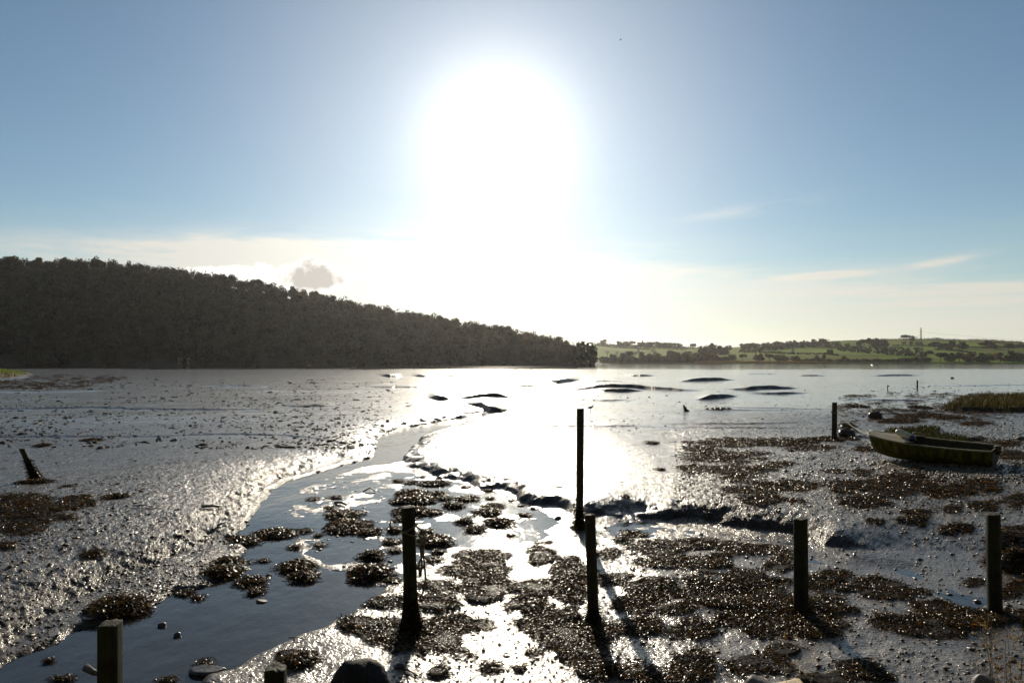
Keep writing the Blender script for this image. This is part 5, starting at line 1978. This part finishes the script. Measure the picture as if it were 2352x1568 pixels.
def build_fieldwork():
    for pts, lab in (
        ([(1366, 794), (1413, 798), (1492, 803.4)], 'thick dark hedge slanting down across the bright field beside the headland'),
        ([(1362, 789.5), (1423, 794.5), (1515, 797), (1612, 800)], 'upper field hedge running below the skyline wood'),
        ([(1698, 810), (1770, 811), (1821, 813.5), (1897, 813.5), (1925, 817)], 'long dark hedge across the slope below the long wood'),
        ([(1698, 807), (1741, 807.5)], 'short hedge under the near end of the long wood'),
        ([(1890, 799.3), (1940, 800.7), (1983, 798)], 'hedge crossing the slope below the copse'),
        ([(1900, 786.5), (1931, 786)], 'short hedge under the skyline past the long wood'),
        ([(2050, 795), (2082, 794.3), (2146, 795.5)], 'hedge passing behind the pylon'),
        ([(2195, 798.8), (2252, 798.8), (2352, 798.8), (2450, 799)], 'straight hedge along the hillside at the right, with big trees on it'),
        ([(2018, 781.6), (2072, 780), (2146, 780), (2202, 782.2)], 'skyline hedge either side of the pylon'),
        ([(2202, 782.3), (2245, 781.6), (2302, 783.8), (2352, 787.6)], 'skyline hedge falling away to the right edge'),
        ([(2146, 803), (2190, 806), (2240, 812)], 'hedge curving round the small bright field right of the pylon'),
        ([(2285, 787), (2318, 792), (2345, 798)], 'hedge slanting down the hillside at the right edge'),
    ):
        hedge(pts, lab)

    # pylons
    def pylon(base, H, foot, label, arms, arm_dir, fine=1.0):
        root = empty('pylon', base)
        tag(root, label, 'pylon')
        a = np.array(arm_dir)
        ax = np.array([math.cos(arm_dir), math.sin(arm_dir), 0])
        ay = np.array([-ax[1], ax[0], 0])

        def wid(f):
            return foot * (1 - f / .62) + .26 * foot * (f / .62) if f < .62 else foot * (.26 - .10 * (f - .62) / .38)
        lev = np.concatenate([np.linspace(0, .62, 7), np.linspace(.62, 1, 8)[1:]])

        def corner(f, i):
            sx, sy = ((-1, -1), (1, -1), (1, 1), (-1, 1))[i]
            return ax * sx * wid(f) / 2 + ay * sy * wid(f) / 2 + np.array([0, 0, f * H])
        for i in range(4):
            mb = MB()
            mb.tube([corner(f, i) for f in lev], .20 * fine, 5)
            mb.build('leg', M['steel'], root)
        mb = MB()
        for k in range(len(lev) - 1):
            for i in range(4):
                j = (i + 1) % 4
                mb.tube([corner(lev[k], i), corner(lev[k + 1], j)], .10 * fine, 4, False)
                mb.tube([corner(lev[k], j), corner(lev[k + 1], i)], .10 * fine, 4, False)
                mb.tube([corner(lev[k + 1], i), corner(lev[k + 1], j)], .10 * fine, 4, False)
        mb.build('bracing', M['steel'], root)
        ends = []
        for f, ln in arms:
            mb = MB()
            z = np.array([0, 0, f * H])
            for sg in (-1, 1):
                tip = ax * sg * ln + z
                for i in range(4):
                    mb.tube([corner(f if i < 2 else f + .035, i), tip], .10 * fine, 4, False)
                mb.tube([tip, tip - [0, 0, .045 * H]], .12 * fine, 5)
                ends.append(np.array(base) + tip - [0, 0, .045 * H])
            mb.build('cross_arm', M['steel'], root)
        return ends

    b = on_hill(2116, 826, hill_right, YR + 4, 1700)
    D = b[1]
    H = (826 - 752) * D / F
    b = np.array([(2116 - CX) / F * D, D, CAM_H + (HZ - 827) / F * D])
    e = pylon(b, H, 8.0, 'tall lattice pylon rising in front of the skyline at the right', ((.72, 5.0), (.83, 5.6), (.93, 4.6)), math.atan2(.98, .62))
    p2 = on_hill(1821, 813, hill_right, YR + 4, 1700)
    H2 = 17 * p2[1] / F
    e2 = pylon(p2, H2, 5.5, 'smaller pylon with wide arms in front of the long wood', ((.52, 5.0), (.93, 8.5)), .1)
    p3 = on_hill(1467, 812, hill_right, YR + 4, 1700)
    pylon(p3, 17 * p3[1] / F, 4.0, 'slim far pylon in the bright field right of the headland', ((.7, 3.0), (.92, 3.0)), .9)

    def line(a, c, drop, label):
        c0 = np.array(a)
        mb = MB()
        mb.tube(sag(np.array(a), np.array(c), drop, 24) - c0, .07, 4, False)
        tag(mb.build('power_line', M['wire'], loc=c0), label, 'power line')
    R = lambda vx, vy, Dd: at_depth(vx, vy, Dd)
    line(e[2], e2[2], 5, 'upper power line running left from the tall pylon')
    line(e[0], e2[0], 5, 'lower power line running left from the tall pylon')
    line(e[5], R(2620, 788, 880), 4, 'upper power line running right from the tall pylon')
    line(e[1], R(2620, 797, 880), 4, 'lower power line running right from the tall pylon')
    # stone hut on the headland tip, notice boards under the wood
    D = 431.0
    mb = MB()
    x = (1361 - CX) / F * D
    mb.box((x, D, 2.0), (2.8, 2.4, 3.4))
    mb.box((x, D, 3.78), (3.1, 2.7, .18))
    tag(mb.build('stone_block', M['stone_wall']), 'pale masonry block at the waterline under the big dark headland tree', 'masonry')
    for vx, lab in ((413.5, 'left one of two grey notice boards at the foot of the wooded hill'),
                    (434, 'right one of two grey notice boards at the foot of the wooded hill')):
        D = 428.5
        r = empty('notice_board', ((vx - CX) / F * D, D, 0.0))
        tag(r, lab, 'sign', 'grey boards on the wooded shore')
        mb = MB()
        mb.box((0, 0, 3.1), (2.5, .12, 4.2))
        mb.build('panel', M['board'], r)
        for sg in (-1, 1):
            mb = MB()
            mb.tube([(sg * 1.0, .2, -1.5), (sg * 1.0, .2, 5.2)], .09, 6)
            mb.build('leg', M['bark'], r)
    # birds
    def bird(vx, vy, D, span, label, roll):
        c = at_depth(vx, vy, D)
        mb = MB()
        s = span / 2
        mb.tube([(0, -.30 * s, 0), (0, -.2 * s, 0), (0, .1 * s, .0), (0, .5 * s, .0), (0, .72 * s, 0)], np.array([.02, .10, .13, .07, .015]) * s * 1.3, 10)
        for sg in (-1, 1):
            w = np.array([(0, -.16, 0), (.45, -.26, .16), (1.0, .02, .02), (.9, .10, .02), (.45, .04, .15), (0, .22, 0)]) * s
            w[:, 0] *= sg
            top = w + [0, 0, .03 * s]
            bot = w - [0, 0, .015 * s]
            v = np.concatenate([top, bot])
            qq = [(0, 1, 4, 5), (1, 2, 3, 4), (11, 10, 7, 6), (10, 9, 8, 7)] + [(k, (k + 1) % 6, 6 + (k + 1) % 6, 6 + k) for k in range(6)]
            mb.add(v, qq)
        o = mb.build('flying_bird', M['bird'], smooth=True, loc=c)
        o.rotation_euler = (0, roll, RNG.uniform(1.0, 1.8))
        tag(o, label, 'bird')
    bird(1426, 91.5, 70, .42, 'dark bird high in the sky right of the sun', .1)
    bird(1088, 542, 120, .35, 'tiny bird in the bright haze under the sun', .2)
    bird(1910, 610, 120, .3, 'tiny bird in the sky above the right hills', -.2)
    # a wader on the mud
    c = spot(1356, 945)
    mb = MB()
    mb.tube([(-.16, 0, .20), (-.08, 0, .21), (.03, 0, .22), (.10, 0, .25), (.13, 0, .31), (.16, 0, .33)], [.008, .05, .065, .045, .026, .028], 10)
    mb.tube([(.17, 0, .33), (.27, 0, .31)], [.012, .004], 5)
    for sg in (-1, 1):
        mb.tube([(0, sg * .03, .18), (.0, sg * .03, .09), (.01, sg * .03, -.02)], .008, 5)
    tag(mb.build('wading_bird', M['bird'], smooth=True, loc=c), 'small wading bird on the bright mud behind the tall thin pole', 'bird')


build_fieldwork()


# ------------------------------------------------------------------ air
def build_haze():
    m = bpy.data.materials.new('haze_air')
    m.use_nodes = True
    nt = m.node_tree
    nt.nodes.clear()
    out = N(nt, 'ShaderNodeOutputMaterial')
    v = N(nt, 'ShaderNodeVolumePrincipled')
    v.inputs['Color'].default_value = (.96, .97, 1.0, 1)
    v.inputs['Density'].default_value = HAZE
    v.inputs['Anisotropy'].default_value = .72
    L(nt, v.outputs[0], out.inputs['Volume'])
    S = 6400
    x0, x1, y0, y1, z0, z1 = -S * 4.3, S * 4.3, -120, S, -3.5, 150
    V = np.array([(x, y, z) for z in (z0, z1) for y in (y0, y1) for x in (x0, x1)], float)
    q = np.array([(0, 2, 3, 1), (4, 5, 7, 6), (0, 1, 5, 4), (2, 6, 7, 3), (0, 4, 6, 2), (1, 3, 7, 5)])
    o = mesh_obj('haze', V, q, m)
    tag(o, 'thin sunlit haze over the estuary', 'haze', kind='stuff')


HAZE = .00004
import os
if not os.environ.get('NOHAZE'):
    build_haze()
